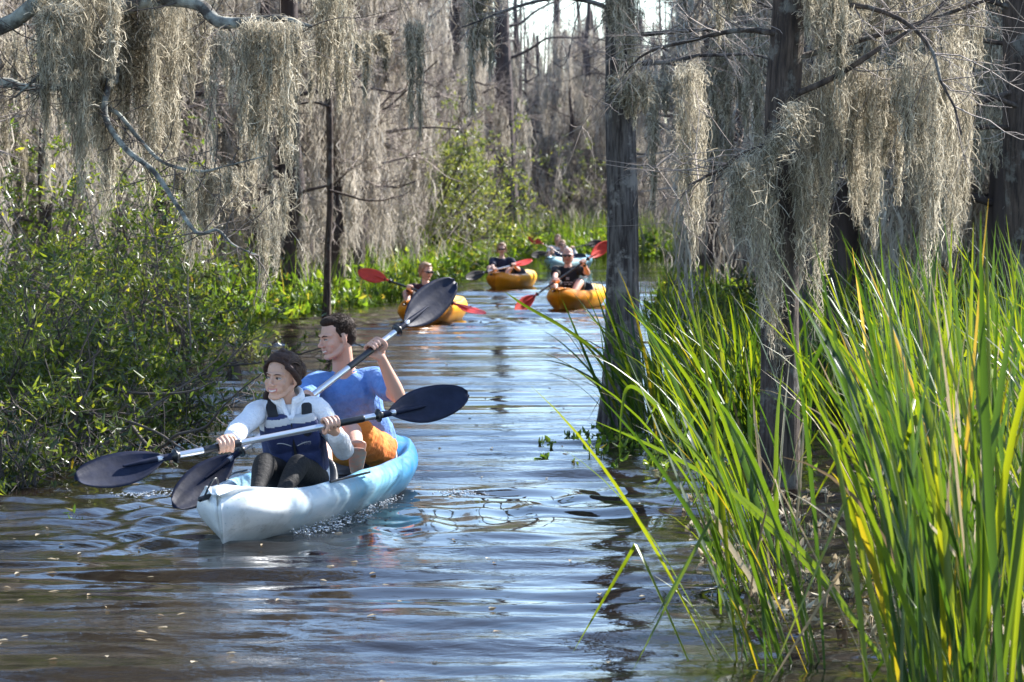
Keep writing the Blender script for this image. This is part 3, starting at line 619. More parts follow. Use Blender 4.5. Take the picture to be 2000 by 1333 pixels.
for Lm, ln in ((L1, .45), (L2, .5), (L3, .35), (L4, .35), (L5, .6), (L6, .8), (L7, .4), (L8, .4)):
    P, _ = spline(Lm, np.ones(len(Lm)), 5); ii = g.integers(2, len(P), 26); T = twigs(tw, P[ii] - ob, nrm(g.normal(size=(26, 3)) + [0, 0, -.1]), ln, g, .0045, 6, 1, spread=.3)
    twigs(tw, T[:, 3], nrm(T[:, 5] - T[:, 3]), ln * .5, g, .0025, 5, 3)
# the overhanging crown above the water, heavy with moss
n = 900; A = np.stack([g.uniform(-5.2, -1.3, n), g.uniform(15.2, 22, n), g.uniform(3.35, 6.2, n)], 1) - ob; twigs(tw, A, nrm(g.normal(size=(n, 3))), .9, g, .008, 5, 2)
cm = MB(); n = 420; A = np.stack([g.uniform(-5.2, -1.4, n), g.uniform(15.6, 21.5, n), g.uniform(3.7, 6.2, n)], 1) - ob; moss(cm, A, g.uniform(.3, .7, n), .12, 60, .012, 5, g, .35); cm.build('moss', M_moss, oak)
tw.build('crown', M_twigdark, oak)

# a second, off-frame cypress carries the branches over the right-hand grass
# ------------------------------------------------------------------ hanging moss curtains (each hangs from a limb: a thing of its own)
def curtain(label, top, bottom, d, seed, dens=1.0, lobes=None, thick=.10, w=.0045, group='moss curtains over the water', name='spanish_moss', material=None):
    """top [(px,py)...] line the moss hangs from, bottom [(px,py)...] its lower outline"""
    g = np.random.default_rng(seed); top = np.array(top, float); bot = np.array(bottom, float)
    x0, x1 = min(top[0, 0], bot[0, 0]), max(top[-1, 0], bot[-1, 0]); wm = (x1 - x0) * d / F
    n = max(4, int(wm / .041 * dens)); u = (np.arange(n) + g.uniform(0, 1, n)) / n; tx = top[0, 0] + u * (top[-1, 0] - top[0, 0]) + g.normal(size=n) * 9; bx = bot[0, 0] + u * (bot[-1, 0] - bot[0, 0])
    ty = np.interp(tx, top[:, 0], top[:, 1]); by = np.interp(bx, bot[:, 0], bot[:, 1])
    dd = d + g.normal(size=n) * thick * 1.2
    A = np.stack([(tx * .35 + bx * .65 - 1000) * dd / F, dd, EYE - (ty - 400) * dd / F], 1); Bz = EYE - (by - 400) * dd / F
    L = np.maximum(A[:, 2] - Bz, .15); full = g.uniform(0, 1, n) < .3; L = L * np.where(full, g.uniform(.7, 1.15, n), g.uniform(.15, .8, n))
    c = A.mean(0); t = thing(name, label, 'spanish moss', (c[0], c[1], A[:, 2].max()), group=group)
    mb = MB()
    # a few segments along each clump so that it keeps its fulness down to the tip
    for (f0, f1, wd) in ((0, .5, .048), (.3, .8, .038), (.58, 1.0, .022)):
        moss(mb, A - np.stack([np.zeros(n), np.zeros(n), L * f0], 1), L * (f1 - f0) * 1.15, wd * g.uniform(.7, 1.3, n), max(8, int(46 * dens ** .3)), w, 7, g, .30, fringe=.42)
    o = mb.build('moss_strands', material or M_moss, t, off=t.location); return t
C = curtain
C('thick dark moss mass hanging below the oak limb at the upper left corner', [(60, -60), (230, -60)], [(95, 190), (130, 300), (170, 330), (230, 260)], 17.0, 1, 3.6, thick=.22)
C('wide dark moss mass hanging beside the leftmost limb, ending above the shrubs', [(170, 10), (350, -20)], [(185, 420), (230, 380), (290, 330), (350, 300)], 17.3, 2, 3.0, thick=.25)
C('short pale curly moss tuft hanging at the far left below the big oak limb', [(92, 10), (125, 10)], [(100, 200), (115, 215), (128, 150)], 16.2, 3, 1.6, thick=.06)
C('moss strip left of the wide curtain, trailing toward the crooked branch', [(350, -30), (420, 0)], [(345, 200), (380, 260), (420, 180)], 17.5, 4, .6)
C('wide two-toned moss curtain hanging from the tip of the oak limb', [(470, 40), (572, 38)], [(480, 330), (505, 300), (540, 385), (585, 350)], 16.5, 5, 2.0, thick=.13)
C('tall bright moss curtain hanging just right of the oak limb tip', [(610, -60), (680, -60)], [(618, 180), (640, 300), (655, 410), (675, 240)], 17.0, 6, 2.0, thick=.12)
C('thin moss veil between the crooked branches and the wide curtain', [(400, 60), (470, 60)], [(410, 260), (440, 330), (470, 280)], 19.5, 7, .5)
C('moss beard hanging from the lower crooked branch above the bank plants', [(330, 320), (470, 325)], [(345, 420), (390, 520), (430, 470), (475, 420)], 16.7, 8, 1.1)
C('narrow moss strand hanging beneath the crooked branch tip', [(490, 395), (560, 330)], [(500, 560), (520, 640), (560, 470)], 18.5, 9, .7)
C('long dark moss column hanging right of the tall bright curtain', [(788, 40), (815, 40)], [(795, 260), (812, 350), (830, 300)], 25, 10, 1.0, w=.007)
C('bright ragged moss beard hanging from the high limb left of the middle cypress', [(925, -40), (965, -40)], [(918, 190), (945, 170), (962, 100)], 26, 11, 1.5, w=.009)
C('thin pale moss veil high up left of the middle kayakers', [(690, 60), (760, 60)], [(700, 150), (730, 210), (760, 160)], 28, 12, .8, w=.009)
C('moss clinging around the upper trunk of the sunlit cypress', [(1190, -20), (1238, -20)], [(1185, 190), (1215, 130), (1240, 240)], 21.5, 13, 1.5, thick=.1, w=.007)
C('dark moss ruff wrapped round the sunlit cypress below its first limb', [(1205, 150), (1262, 140)], [(1190, 205), (1225, 225), (1262, 235)], 21.5, 14, 1.8, w=.007)
C('narrow dark moss column with a bright right edge between the two near cypresses', [(1322, 120), (1365, 125)], [(1325, 400), (1345, 505), (1368, 430)], 19, 15, 2.6, thick=.09)
C('ragged moss skirt hanging left of the moss wrapped cypress trunk', [(1420, 320), (1500, 310)], [(1430, 440), (1470, 620), (1500, 560)], 16.8, 16, 1.5)
C('slanting dark moss swag crossing in front of the moss wrapped cypress', [(1425, 325), (1500, 290), (1565, 160)], [(1430, 380), (1500, 370), (1570, 330)], 16.7, 17, 1.5)
C('pale moss clinging down the face of the moss wrapped cypress', [(1490, 380), (1525, 370)], [(1482, 760), (1500, 900), (1525, 640)], 16.85, 18, 1.2, thick=.05)
C('moss wisps trailing down the right side of the moss wrapped cypress', [(1548, 300), (1572, 300)], [(1552, 700), (1565, 620), (1580, 560)], 16.9, 34, 1.2, thick=.05)
C('moss fringe high up left of the moss wrapped cypress', [(1400, -60), (1460, -60)], [(1405, 100), (1430, 60), (1460, 40)], 17.5, 19, 1.8)
C('broad bright moss mass hanging high right of the moss wrapped cypress', [(1560, -60), (1680, -60)], [(1570, 90), (1610, 130), (1640, 170), (1690, 90)], 16.9, 20, 1.8)
C('tall moss curtain hanging just right of the moss wrapped cypress', [(1560, 120), (1660, 110)], [(1570, 520), (1590, 600), (1620, 420), (1665, 480)], 17.2, 21, 1.7, thick=.16)
C('wide pale moss curtain over the middle of the tall grass', [(1655, 120), (1760, 130)], [(1660, 400), (1700, 460), (1725, 520), (1765, 430)], 17.4, 22, 1.6, thick=.16)
C('longest bright moss curtain at right whose tip touches the tall grass', [(1755, 100), (1850, 110)], [(1770, 440), (1800, 480), (1840, 560), (1875, 680)], 17.0, 23, 1.9, thick=.15)
C('pale moss curtain hanging rightmost over the grass beside the dark trunk', [(1850, 60), (1895, 90)], [(1855, 400), (1875, 610), (1895, 420)], 17.3, 24, 1.6)
C('bright moss tufts hanging high at the right edge of the grass', [(1690, -60), (1800, -60)], [(1700, 120), (1740, 60), (1790, 180)], 17.6, 25, 1.4)
C('bright moss beard hanging high near the right edge trunk', [(1800, -60), (1940, -60)], [(1810, 140), (1860, 110), (1900, 160), (1945, 60)], 18.2, 26, 1.2)
C('faint moss veil hanging behind the narrow dark moss column', [(1255, 150), (1420, 130)], [(1260, 420), (1300, 330), (1350, 380), (1420, 350)], 26, 27, .8, w=.009, thick=.5)
C('faint moss veil behind the moss wrapped cypress', [(1380, 60), (1560, 40)], [(1390, 420), (1450, 330), (1500, 480), (1560, 400)], 24, 28, 1.0, w=.009, thick=.5)
C('faint moss veil high over the right grass behind the bright curtains', [(1600, 40), (1990, 30)], [(1610, 380), (1700, 330), (1800, 420), (1900, 350), (1990, 400)], 25, 29, 1.1, w=.009, thick=.7)
C('dim moss veil behind the left shrubs', [(0, 60), (330, 40)], [(10, 330), (100, 400), (200, 370), (330, 420)], 28, 30, .5, w=.010, thick=.7)
C('grey moss veil hanging behind the crooked branches', [(330, 20), (620, 40)], [(340, 380), (450, 300), (540, 420), (620, 360)], 30, 33, .4, w=.010, thick=.7)

# ------------------------------------------------------------------ shrubs
def shrub(label, base, h, spread, nleaf, seed, leafL=.075, material=None, lean=(0, 0), name='shrub', group=None, cat='shrub', bare=.25, stems=9, rad=.012):
    g = np.random.default_rng(seed); t = thing(name, label, cat, base, group=group)
    mb = MB(); pts = []; st = []
    for i in range(stems):
        th = g.uniform(0, 6.28); tilt = g.uniform(.1, 1) * spread / h
        P = wander([g.normal() * .06, g.normal() * .06, -.15], [math.cos(th) * tilt + lean[0], math.sin(th) * tilt + lean[1], 1], h * g.uniform(.45, 1.15) * (1 + tilt * .4), 9, g, .24, .0); st.append(P)
    st = np.array(st); mb.tubes(st, np.linspace(rad, rad * .3, 9)[None], 5)
    nb = stems * 9; bi = g.integers(0, stems, nb); ki = g.integers(2, 8, nb); A = st[bi, ki]; D = nrm(st[bi, ki + 1] - st[bi, ki] * 1.0); D = nrm(D * .5 + g.normal(size=(nb, 3)) * .7 + np.array([lean[0], lean[1], .15]))
    B1 = twigs(mb, A, D, h * .38, g, rad * .35, 6, 1, spread=.2); B2 = twigs(mb, B1[:, 3], nrm(B1[:, 5] - B1[:, 3]), h * .2, g, rad * .2, 5, 3, spread=.7)
    mb.build('branches', M_twigdark, t)
    C_ = np.concatenate([B1[:, 2:].reshape(-1, 3), B2[:, 1:].reshape(-1, 3), B2[:, 3:].reshape(-1, 3)]); nleaf = int(nleaf * .62); ii = g.integers(0, len(C_), nleaf // 5)
    base_ = np.repeat(C_[ii], 5, 0) + g.normal(size=(len(ii) * 5, 3)) * leafL * .35; ax = np.repeat(nrm(g.normal(size=(len(ii), 3)) + [0, 0, .5]), 5, 0)
    d = nrm(ax * .6 + nrm(g.normal(size=base_.shape)) * .9); side = nrm(np.cross(d, nrm(g.normal(size=d.shape) + [0, 0, 1.0])))
    lf = MB(); lf.leaves(base_, d, side, leafL * g.uniform(.6, 1.2, len(base_)), leafL * .135 * g.uniform(.8, 1.2, len(base_)))
    lf.build('leaves', material or M_leaf, t); return t
def onw(px, py, z=0): p = onwater(px, py); p[2] = z; return p
shrub('large glossy leaved shrub at the left edge, leaning over the water', at(60, 905, 18.6) * [1, 1, 0], 1.25, 1.1, 4700, 41, material=M_leafmid, stems=18)
shrub('dense glossy shrub right of the large leftmost one, behind the navy paddle blade', at(180, 880, 19.4) * [1, 1, 0], 1.2, .8, 4400, 42, material=M_leafmid, stems=12, lean=(.15, 0))
shrub('low glossy shrub stretching twigs over the water toward the woman', at(300, 850, 19.8) * [1, 1, 0], .95, .8, 2300, 43, material=M_leafmid, stems=11, lean=(.35, -.1))
shrub('tall dark leaved shrub at the left edge below the dark moss', at(40, 760, 25) * [1, 1, 0], 2.1, 1.3, 3200, 44, leafL=.085, material=M_leafmid, stems=14)
shrub('tall glossy shrub below the crooked branches, left of the bank plants', at(270, 770, 25) * [1, 1, 0], 1.8, 1.2, 3400, 45, leafL=.085, material=M_leafmid, stems=14)
shrub('tall shrub with yellow tinged leaves between the two tall dark ones', at(150, 750, 27) * [1, 1, 0], 2.3, 1.3, 3600, 46, leafL=.09, material=M_leafmid, stems=14)
shrub('tangled half bare shrub low at the left waterline', at(120, 935, 17.9) * [1, 1, 0], .5, .6, 900, 47, stems=14)
shrub('small dark tangled shrub at the bottom of the left bank', at(20, 960, 17.0) * [1, 1, 0], .55, .5, 1300, 48, stems=12)
shrub('loose leafy shrub at the end of the left thicket, beside the bank plants', at(380, 700, 30) * [1, 1, 0], 1.5, .7, 3000, 49, leafL=.09, stems=9)
shrub('yellowish shrub far up the left bank behind the tall shrubs', at(60, 640, 36) * [1, 1, 0], 3.1, 1.4, 4500, 50, leafL=.10, material=M_marsh, stems=12)
shrub('yellowish shrub behind the crooked branches', at(330, 620, 38) * [1, 1, 0], 2.4, 1.2, 2600, 51, leafL=.10, material=M_marsh, stems=12)
shrub('pale leafy shrub above the paddler in the maroon shirt', at(850, 545, 70) * [1, 1, 0], 3.7, 1.7, 8500, 52, leafL=.15, material=M_leafpale, stems=14, rad=.03)
shrub('tall pale shrub with sunlit leaves left of the tall middle cypress', at(872, 525, 76) * [1, 1, 0], 3.4, 1.5, 6500, 53, leafL=.15, material=M_leafpale, stems=12, rad=.03)
shrub('thin pale shrub right of the thin trunk in the water', at(770, 540, 68) * [1, 1, 0], 3.0, 1.5, 2400, 54, leafL=.14, material=M_leafpale, stems=12, rad=.03)
shrub('small pale topped sapling high above the maroon paddler', at(850, 520, 80) * [1, 1, 0], 4.9, .8, 1500, 55, leafL=.15, material=M_leafpale, stems=6, rad=.03)
shrub('thin grey green shrub right of the tall middle cypress', at(1090, 470, 104) * [1, 1, 0], 4.2, 2.2, 1900, 56, leafL=.15, material=M_leafpale, stems=14, rad=.035)
shrub('thin leafy shrub behind the grass near the right edge', at(1920, 560, 40) * [1, 1, 0], 1.6, .8, 1300, 57, leafL=.1, material=M_leaf, stems=8)
shrub('low green shrub behind the moss wrapped cypress', at(1440, 640, 38) * [1, 1, 0], 1.0, .8, 1500, 58, leafL=.10, material=M_leaf, stems=8)
shrub('small yellow green seedling standing in the water left of the navy paddle blade', at(105, 1000, 15.3) * [1, 1, 0], .22, .07, 60, 59, leafL=.055, material=M_marsh, stems=3, rad=.004, name='seedling', cat='plant')
shrub('small floating leafy sprig on the open water right of the kayak', onwater(983, 838), .05, .10, 70, 60, leafL=.05, material=M_marsh, stems=5, rad=.003, name='water_plant', cat='plant')
shrub('leafy sprig arching over the water behind the woman', at(470, 700, 31) * [1, 1, 0], .55, .4, 420, 61, leafL=.09, material=M_leafpale, lean=(.5, 0), stems=6, name='plant', cat='plant')
# the drooping bare branch over the water left of the woman
db = thing('bare_branch', 'bare drooping dark branch arching over the water left of the woman', 'branch', (-2.5, 18.2, 0)); o_ = np.array([-2.5, 18.2, 0]); mb = MB()
for pts, r in (([at(255, 830, 18.6), at(290, 872, 18.2), at(318, 872, 18.1), at(345, 850, 17.9), at(400, 835, 17.6), at(430, 800, 17.4), at(470, 762, 17.2), at(512, 730, 17)], [.013, .011, .010, .009, .008, .006, .005, .003]),
               ([at(140, 805, 18.8), at(220, 815, 18.4), at(300, 842, 18.1), at(345, 870, 17.9), at(372, 885, 17.8)], [.012, .010, .008, .006, .003]),
               ([at(200, 760, 19), at(290, 770, 18.6), at(370, 765, 18.3), at(420, 745, 18.1)], [.012, .009, .006, .003]),
               ([at(150, 660, 19.4), at(160, 780, 19), at(140, 870, 18.8)], [.01, .014, .016])):
    mb.limb(np.array(pts) - o_, r, 7, 5)
P, _ = spline(np.array([at(290, 872, 18.2), at(345, 850, 17.9), at(430, 800, 17.4), at(512, 730, 17)]), np.ones(4), 6)
twigs(mb, P - o_, nrm(np.tile([[.4, 0, -.6]], (len(P), 1))), .25, np.random.default_rng(3), .003, 5, 2, spread=.8)
mb.build('branches', M_twigdark, db)

# ------------------------------------------------------------------ marsh plants (uncountable)
def marsh(label, fx, n, seed, leafL=.16, h=(.15, .55), material=None, name='marsh_plants', grass=.25):
    g = np.random.default_rng(seed); P = fx(g, n); n = len(P); P[:, 2] = np.maximum(ground_z(P[:, 0], P[:, 1]), -.03); mb = MB()
    H = g.uniform(h[0], h[1], n) * (.6 + .4 * np.sin(P[:, 0] * 2.1 + P[:, 1])); k = 4
    th = g.uniform(0, 6.28, (n, k)); til = g.uniform(.15, .7, (n, k))
    top = P[:, None] + np.stack([np.cos(th) * til * H[:, None] * .5, np.sin(th) * til * H[:, None] * .5, H[:, None] * g.uniform(.6, 1, (n, k))], -1)
    mid = P[:, None] * .5 + top * .5 + np.stack([-np.cos(th) * .02, -np.sin(th) * .02, np.full_like(th, .04)], -1)
    mb.tubes(np.stack([np.repeat(P[:, None], k, 1), mid, top], 2).reshape(-1, 3, 3), .004, 3)
    d = nrm(np.stack([np.cos(th) * .7, np.sin(th) * .7, g.uniform(-.2, 1.1, (n, k))], -1)).reshape(-1, 3); side = nrm(np.cross(d, nrm(g.normal(size=d.shape) * .5 + [0, 0, 1])))
    mb.leaves(top.reshape(-1, 3), d, side, leafL * g.uniform(.6, 1.2, n * k), leafL * .3 * g.uniform(.6, 1.2, n * k), .3)
    if grass > 0:
        m = int(n * grass); ii = g.integers(0, n, m); reed_blades(mb, P[ii] + g.normal(size=(m, 3)) * [.1, .1, 0], g.uniform(.5, 1.1, m) * h[1] * 1.6, .012, g, lean=(0, 0), sp=.3)
    o = mb.build(name, material or M_marsh); return tag(o, label, 'plants', kind='stuff')
def reed_blades(mb, B, L, w, g, lean=(0, 0), sp=.25, K=9, bend=.5, kink=.0, m=0, fold=.35):
    n = len(B); th = g.uniform(0, 6.28, n); L = np.broadcast_to(L, (n,)); w = np.broadcast_to(w, (n,))
    d0 = np.stack([lean[0] + np.cos(th) * sp * g.uniform(0, 1, n), lean[1] + np.sin(th) * sp * g.uniform(0, 1, n), np.ones(n)], 1); d0 = nrm(d0)
    hz = d0 * [1, 1, 0] + g.normal(size=(n, 3)) * [.12, .12, 0]; hz = nrm(hz); bd = bend * g.uniform(.1, 1, n) ** 1.8
    s = np.linspace(0, 1, K); st = (L / (K - 1))[:, None]; D = d0[:, None] + hz[:, None] * (bd[:, None] * (s[None] ** 2) * 1.6)[..., None]
    D[..., 2] -= (bd[:, None] * s[None] ** 3 * 1.4)
    if kink > 0:
        kk = g.uniform(0, 1, n) < kink; kp = g.uniform(.45, .85, n); past = (s[None] > kp[:, None]) & kk[:, None]
        D = np.where(past[..., None], hz[:, None] * .6 + np.array([0, 0, -1.0]), D)
    D = nrm(D + g.normal(size=(n, 1, 3)) * .03); P = B[:, None] + np.concatenate([np.zeros((n, 1, 3)), np.cumsum(D[:, :-1], 1) * st[..., None]], 1)
    side = nrm(np.cross(hz, np.array([0, 0, 1.])) + g.normal(size=(n, 3)) * .8 * np.array([1, 1, .1])); side = nrm(side)
    tw_ = g.normal(size=(n, 1)) * .5; side = side[:, None] + np.cross(side[:, None], D) * (tw_ * s[None])[..., None]; side = nrm(side)
    hw = (w[:, None] * .5) * np.interp(s, [0, .15, .5, .8, 1], [.35, .6, 1, .66, .03])[None]
    mb.ribbons(P, hw, side, m=m, fold=fold); return P
def bank_strip(y0, y1, which, wd, off=0.0):
    def f(g, n):
        y = y0 * (y1 / y0) ** g.uniform(0, 1, n); e = lb(y) if which == 'l' else rb(y); sgn = -1 if which == 'l' else 1
        return np.stack([e + sgn * (off + g.uniform(0, 1, n) ** 1.2 * wd * (1 + y * .01)), y, np.zeros(n)], 1)
    return f
marsh('band of bright green broad leaved marsh plants along the left waterline', bank_strip(33, 62, 'l', 3.2, -.35), 2600, 71, .15, (.15, .6), grass=.6)
marsh('green marsh plants under the trees behind the middle kayaker', bank_strip(60, 92, 'l', 3.0, -.1), 1700, 72, .20, (.2, .7), grass=.5)
marsh('bright green marsh growth where the channel bends behind the farthest kayak', lambda g, n: np.stack([g.uniform(-.3, 8, n), g.uniform(88, 108, n), np.zeros(n)], 1), 2000, 73, .20, (.3, .95), grass=1.2)
marsh('leafy marsh plants in the shallows beyond the right grass', bank_strip(24, 60, 'r', 3.0, -.3), 2400, 74, .12, (.12, .45), grass=.5)
marsh('low leafy plants in the shade behind the left shrubs', lambda g, n: np.stack([g.uniform(-6.5, -3.4, n), g.uniform(20, 36, n), np.zeros(n)], 1), 1100, 75, .13, (.1, .5), grass=.2)
marsh('small floating leaves at the foot of the sunlit cypress', lambda g, n: np.stack([g.normal(size=n) * .35 + .95, g.normal(size=n) * .9 + 20, np.zeros(n)], 1), 150, 76, .06, (.02, .12), name='floating_plants', grass=0)
marsh('matted floating weeds between the near grass stems', lambda g, n: np.stack([g.uniform(.85, 2.6, n), g.uniform(11, 16.5, n), np.zeros(n)], 1), 420, 77, .05, (.02, .10), name='floating_plants', grass=0, material=M_reeddry)
# ------------------------------------------------------------------ the tall grass on the right
def reeds(label, X, n, seed, L, w, lean=(-.12, 0), sp=.25, bend=.5, kink=.08, dry=.06, name='tall_grass'):
    g = np.random.default_rng(seed); B = X(g, n); n = len(B); B[:, 2] = -.1; mb = MB(); Ls = g.uniform(L[0], L[1], n)
    k = int(n * (1 - dry)); reed_blades(mb, B[:k], Ls[:k], w * g.uniform(.6, 1.25, k), g, lean, sp, 12, bend, kink)
    reed_blades(mb, B[k:], Ls[k:] * .9, w * .7, g, lean, sp * 1.6, 12, bend * 1.4, .3, m=1)
    nk = n // 3; reed_blades(mb, B[:nk] + g.normal(size=(nk, 3)) * [.03, .03, 0], Ls[:nk] * .45, w * .5, g, lean, sp * 1.5, 7, bend, .1)
    o = mb.build(name, [M_reed, M_reeddry]); return tag(o, label, 'grass', kind='stuff')
def tufts(x0f, x1f, y0, y1, nt, spread=.07, pw=1.0):
    def f(g, n):
        y = y0 + (y1 - y0) * g.uniform(0, 1, nt) ** pw; a = x0f(y); b = x1f(y); x = a + (b - a) * g.uniform(0, 1, nt); ii = g.integers(0, nt, n)
        return np.stack([x[ii] + g.normal(size=n) * spread, y[ii] + g.normal(size=n) * spread, np.zeros(n)], 1)
    return f
reeds('tall bright green grass blades filling the lower right corner', tufts(lambda y: .132 * y, lambda y: .21 * y, 8.7, 12.2, 26), 330, 81, (1.0, 1.7), .024, lean=(-.08, .03), sp=.26, dry=.14, kink=.14)
reeds('tall green grass standing behind the corner clump, around the dark cypress', tufts(lambda y: .122 * y, lambda y: .22 * y, 12.0, 17.0, 34, pw=.8), 430, 82, (1.0, 1.65), .022, lean=(-.08, 0), sp=.32, dry=.14, kink=.14)
reeds('deep green grass beyond the moss wrapped cypress', tufts(lambda y: .098 * y, lambda y: .23 * y, 18.2, 30, 80), 1050, 83, (.85, 1.5), .024, lean=(-.06, 0), sp=.34)
reeds('sparse grass stems rising from the open water left of the corner clump', tufts(lambda y: .070 * y, lambda y: .10 * y, 9.4, 13.5, 11), 62, 84, (.9, 1.5), .022, lean=(-.28, 0), sp=.3, kink=.2)
reeds('thinner darker grass between the two near cypresses, water showing through', tufts(lambda y: .058 * y, lambda y: .095 * y, 19.5, 34, 30), 260, 87, (.5, 1.05), .022, lean=(-.06, 0), sp=.4, dry=.1)
tk = thing('grass_tussock', 'dark green grass tussock arching out at the foot of the sunlit cypress', 'grass', (1.04, 20.8, 0)); g = np.random.default_rng(85); mb = MB()
B = np.stack([g.normal(size=190) * .13, g.normal(size=190) * .16, np.full(190, -.1)], 1)[:120]; reed_blades(mb, B, g.uniform(.6, 1.35, 120), .022, g, (-.12, -.05), .75, 12, .75, .08); mb.build('blades', M_reed, tk)
tk = thing('grass_tussock', 'grass tussock between the sunlit cypress and the moss wrapped one', 'grass', (1.45, 19.5, 0)); mb = MB()
B = np.stack([g.normal(size=260) * .22, g.normal(size=260) * .2, np.full(260, -.1)], 1)[:170]; reed_blades(mb, B, g.uniform(.7, 1.35, 170), .022, g, (-.12, -.05), .6, 12, .6, .08); mb.build('blades', M_reed, tk)
# single long blades one can follow
def long_blade(label, pts, w, material=M_reed):
    P = np.array([at(*p) for p in pts]); P, _ = spline(P, np.ones(len(P)), 6); base = P[0].copy(); K = len(P)
    T = nrm(np.gradient(P, axis=0)); side = nrm(np.cross(T, [0, 1, 0]) + np.array([.0, .5, 0])); m_ = MB()
    hw = w * .5 * np.interp(np.linspace(0, 1, K), [0, .1, .6, .85, 1], [.5, .9, 1, .6, .05]); m_.ribbons((P - base)[None], hw[None], side[None], fold=.35)
    tag(m_.build('reed', material, loc=base), label, 'grass blade')
long_blade('long pale blade slanting far left over the water from the corner grass', [(1720, 1290, 10.6), (1640, 1170, 10.7), (1560, 1070, 10.8), (1430, 960, 11), (1290, 880, 11.2), (1160, 822, 11.4)], .022)
long_blade('long curved yellow green blade bent over left of the dark cypress', [(1760, 1333, 10.2), (1600, 1130, 10.4), (1480, 1010, 10.6), (1370, 900, 10.8), (1290, 800, 11), (1232, 755, 11.1), (1215, 800, 11.1), (1210, 895, 11.1)], .020)
long_blade('pale grass blade pointing up left over the water toward the black shirted kayaker', [(1230, 760, 20), (1170, 690, 19.5), (1100, 640, 19), (1030, 600, 18.6), (985, 570, 18.4)], .028)
long_blade('blade with a dangling rusty tip left of the corner grass', [(1505, 1190, 10.6), (1460, 1120, 10.7), (1415, 1050, 10.8), (1395, 1010, 10.8), (1392, 1040, 10.8)], .022, M_reeddry)
long_blade('thin blade standing in the water with its reflection below', [(1408, 1200, 10.8), (1402, 1080, 10.8), (1398, 960, 10.8), (1390, 880, 10.8)], .014)
# cypress knees
for i, (px, py, h, lab) in enumerate([(1330, 668, .42, 'dark cypress knee in the water right of the sunlit cypress'), (1345, 680, .25, 'small cypress knee beside the taller one right of the sunlit cypress'), (455, 742, .18, 'stubby cypress knee in the water behind the woman')]):
    p = onwater(px, py); k = thing('cypress_knee', lab, 'cypress knee', p); mb = MB(); zz = np.linspace(-.2, h, 9)
    trunk_tube(mb, np.stack([.02 * np.sin(zz * 6), .02 * np.cos(zz * 5), zz], 1), np.array([1, 1, .95, .9, .8, .7, .6, .45, .08]) * .09, 1.5, 14, i, fl_h=.12); mb.build('knee', M_bark, k)

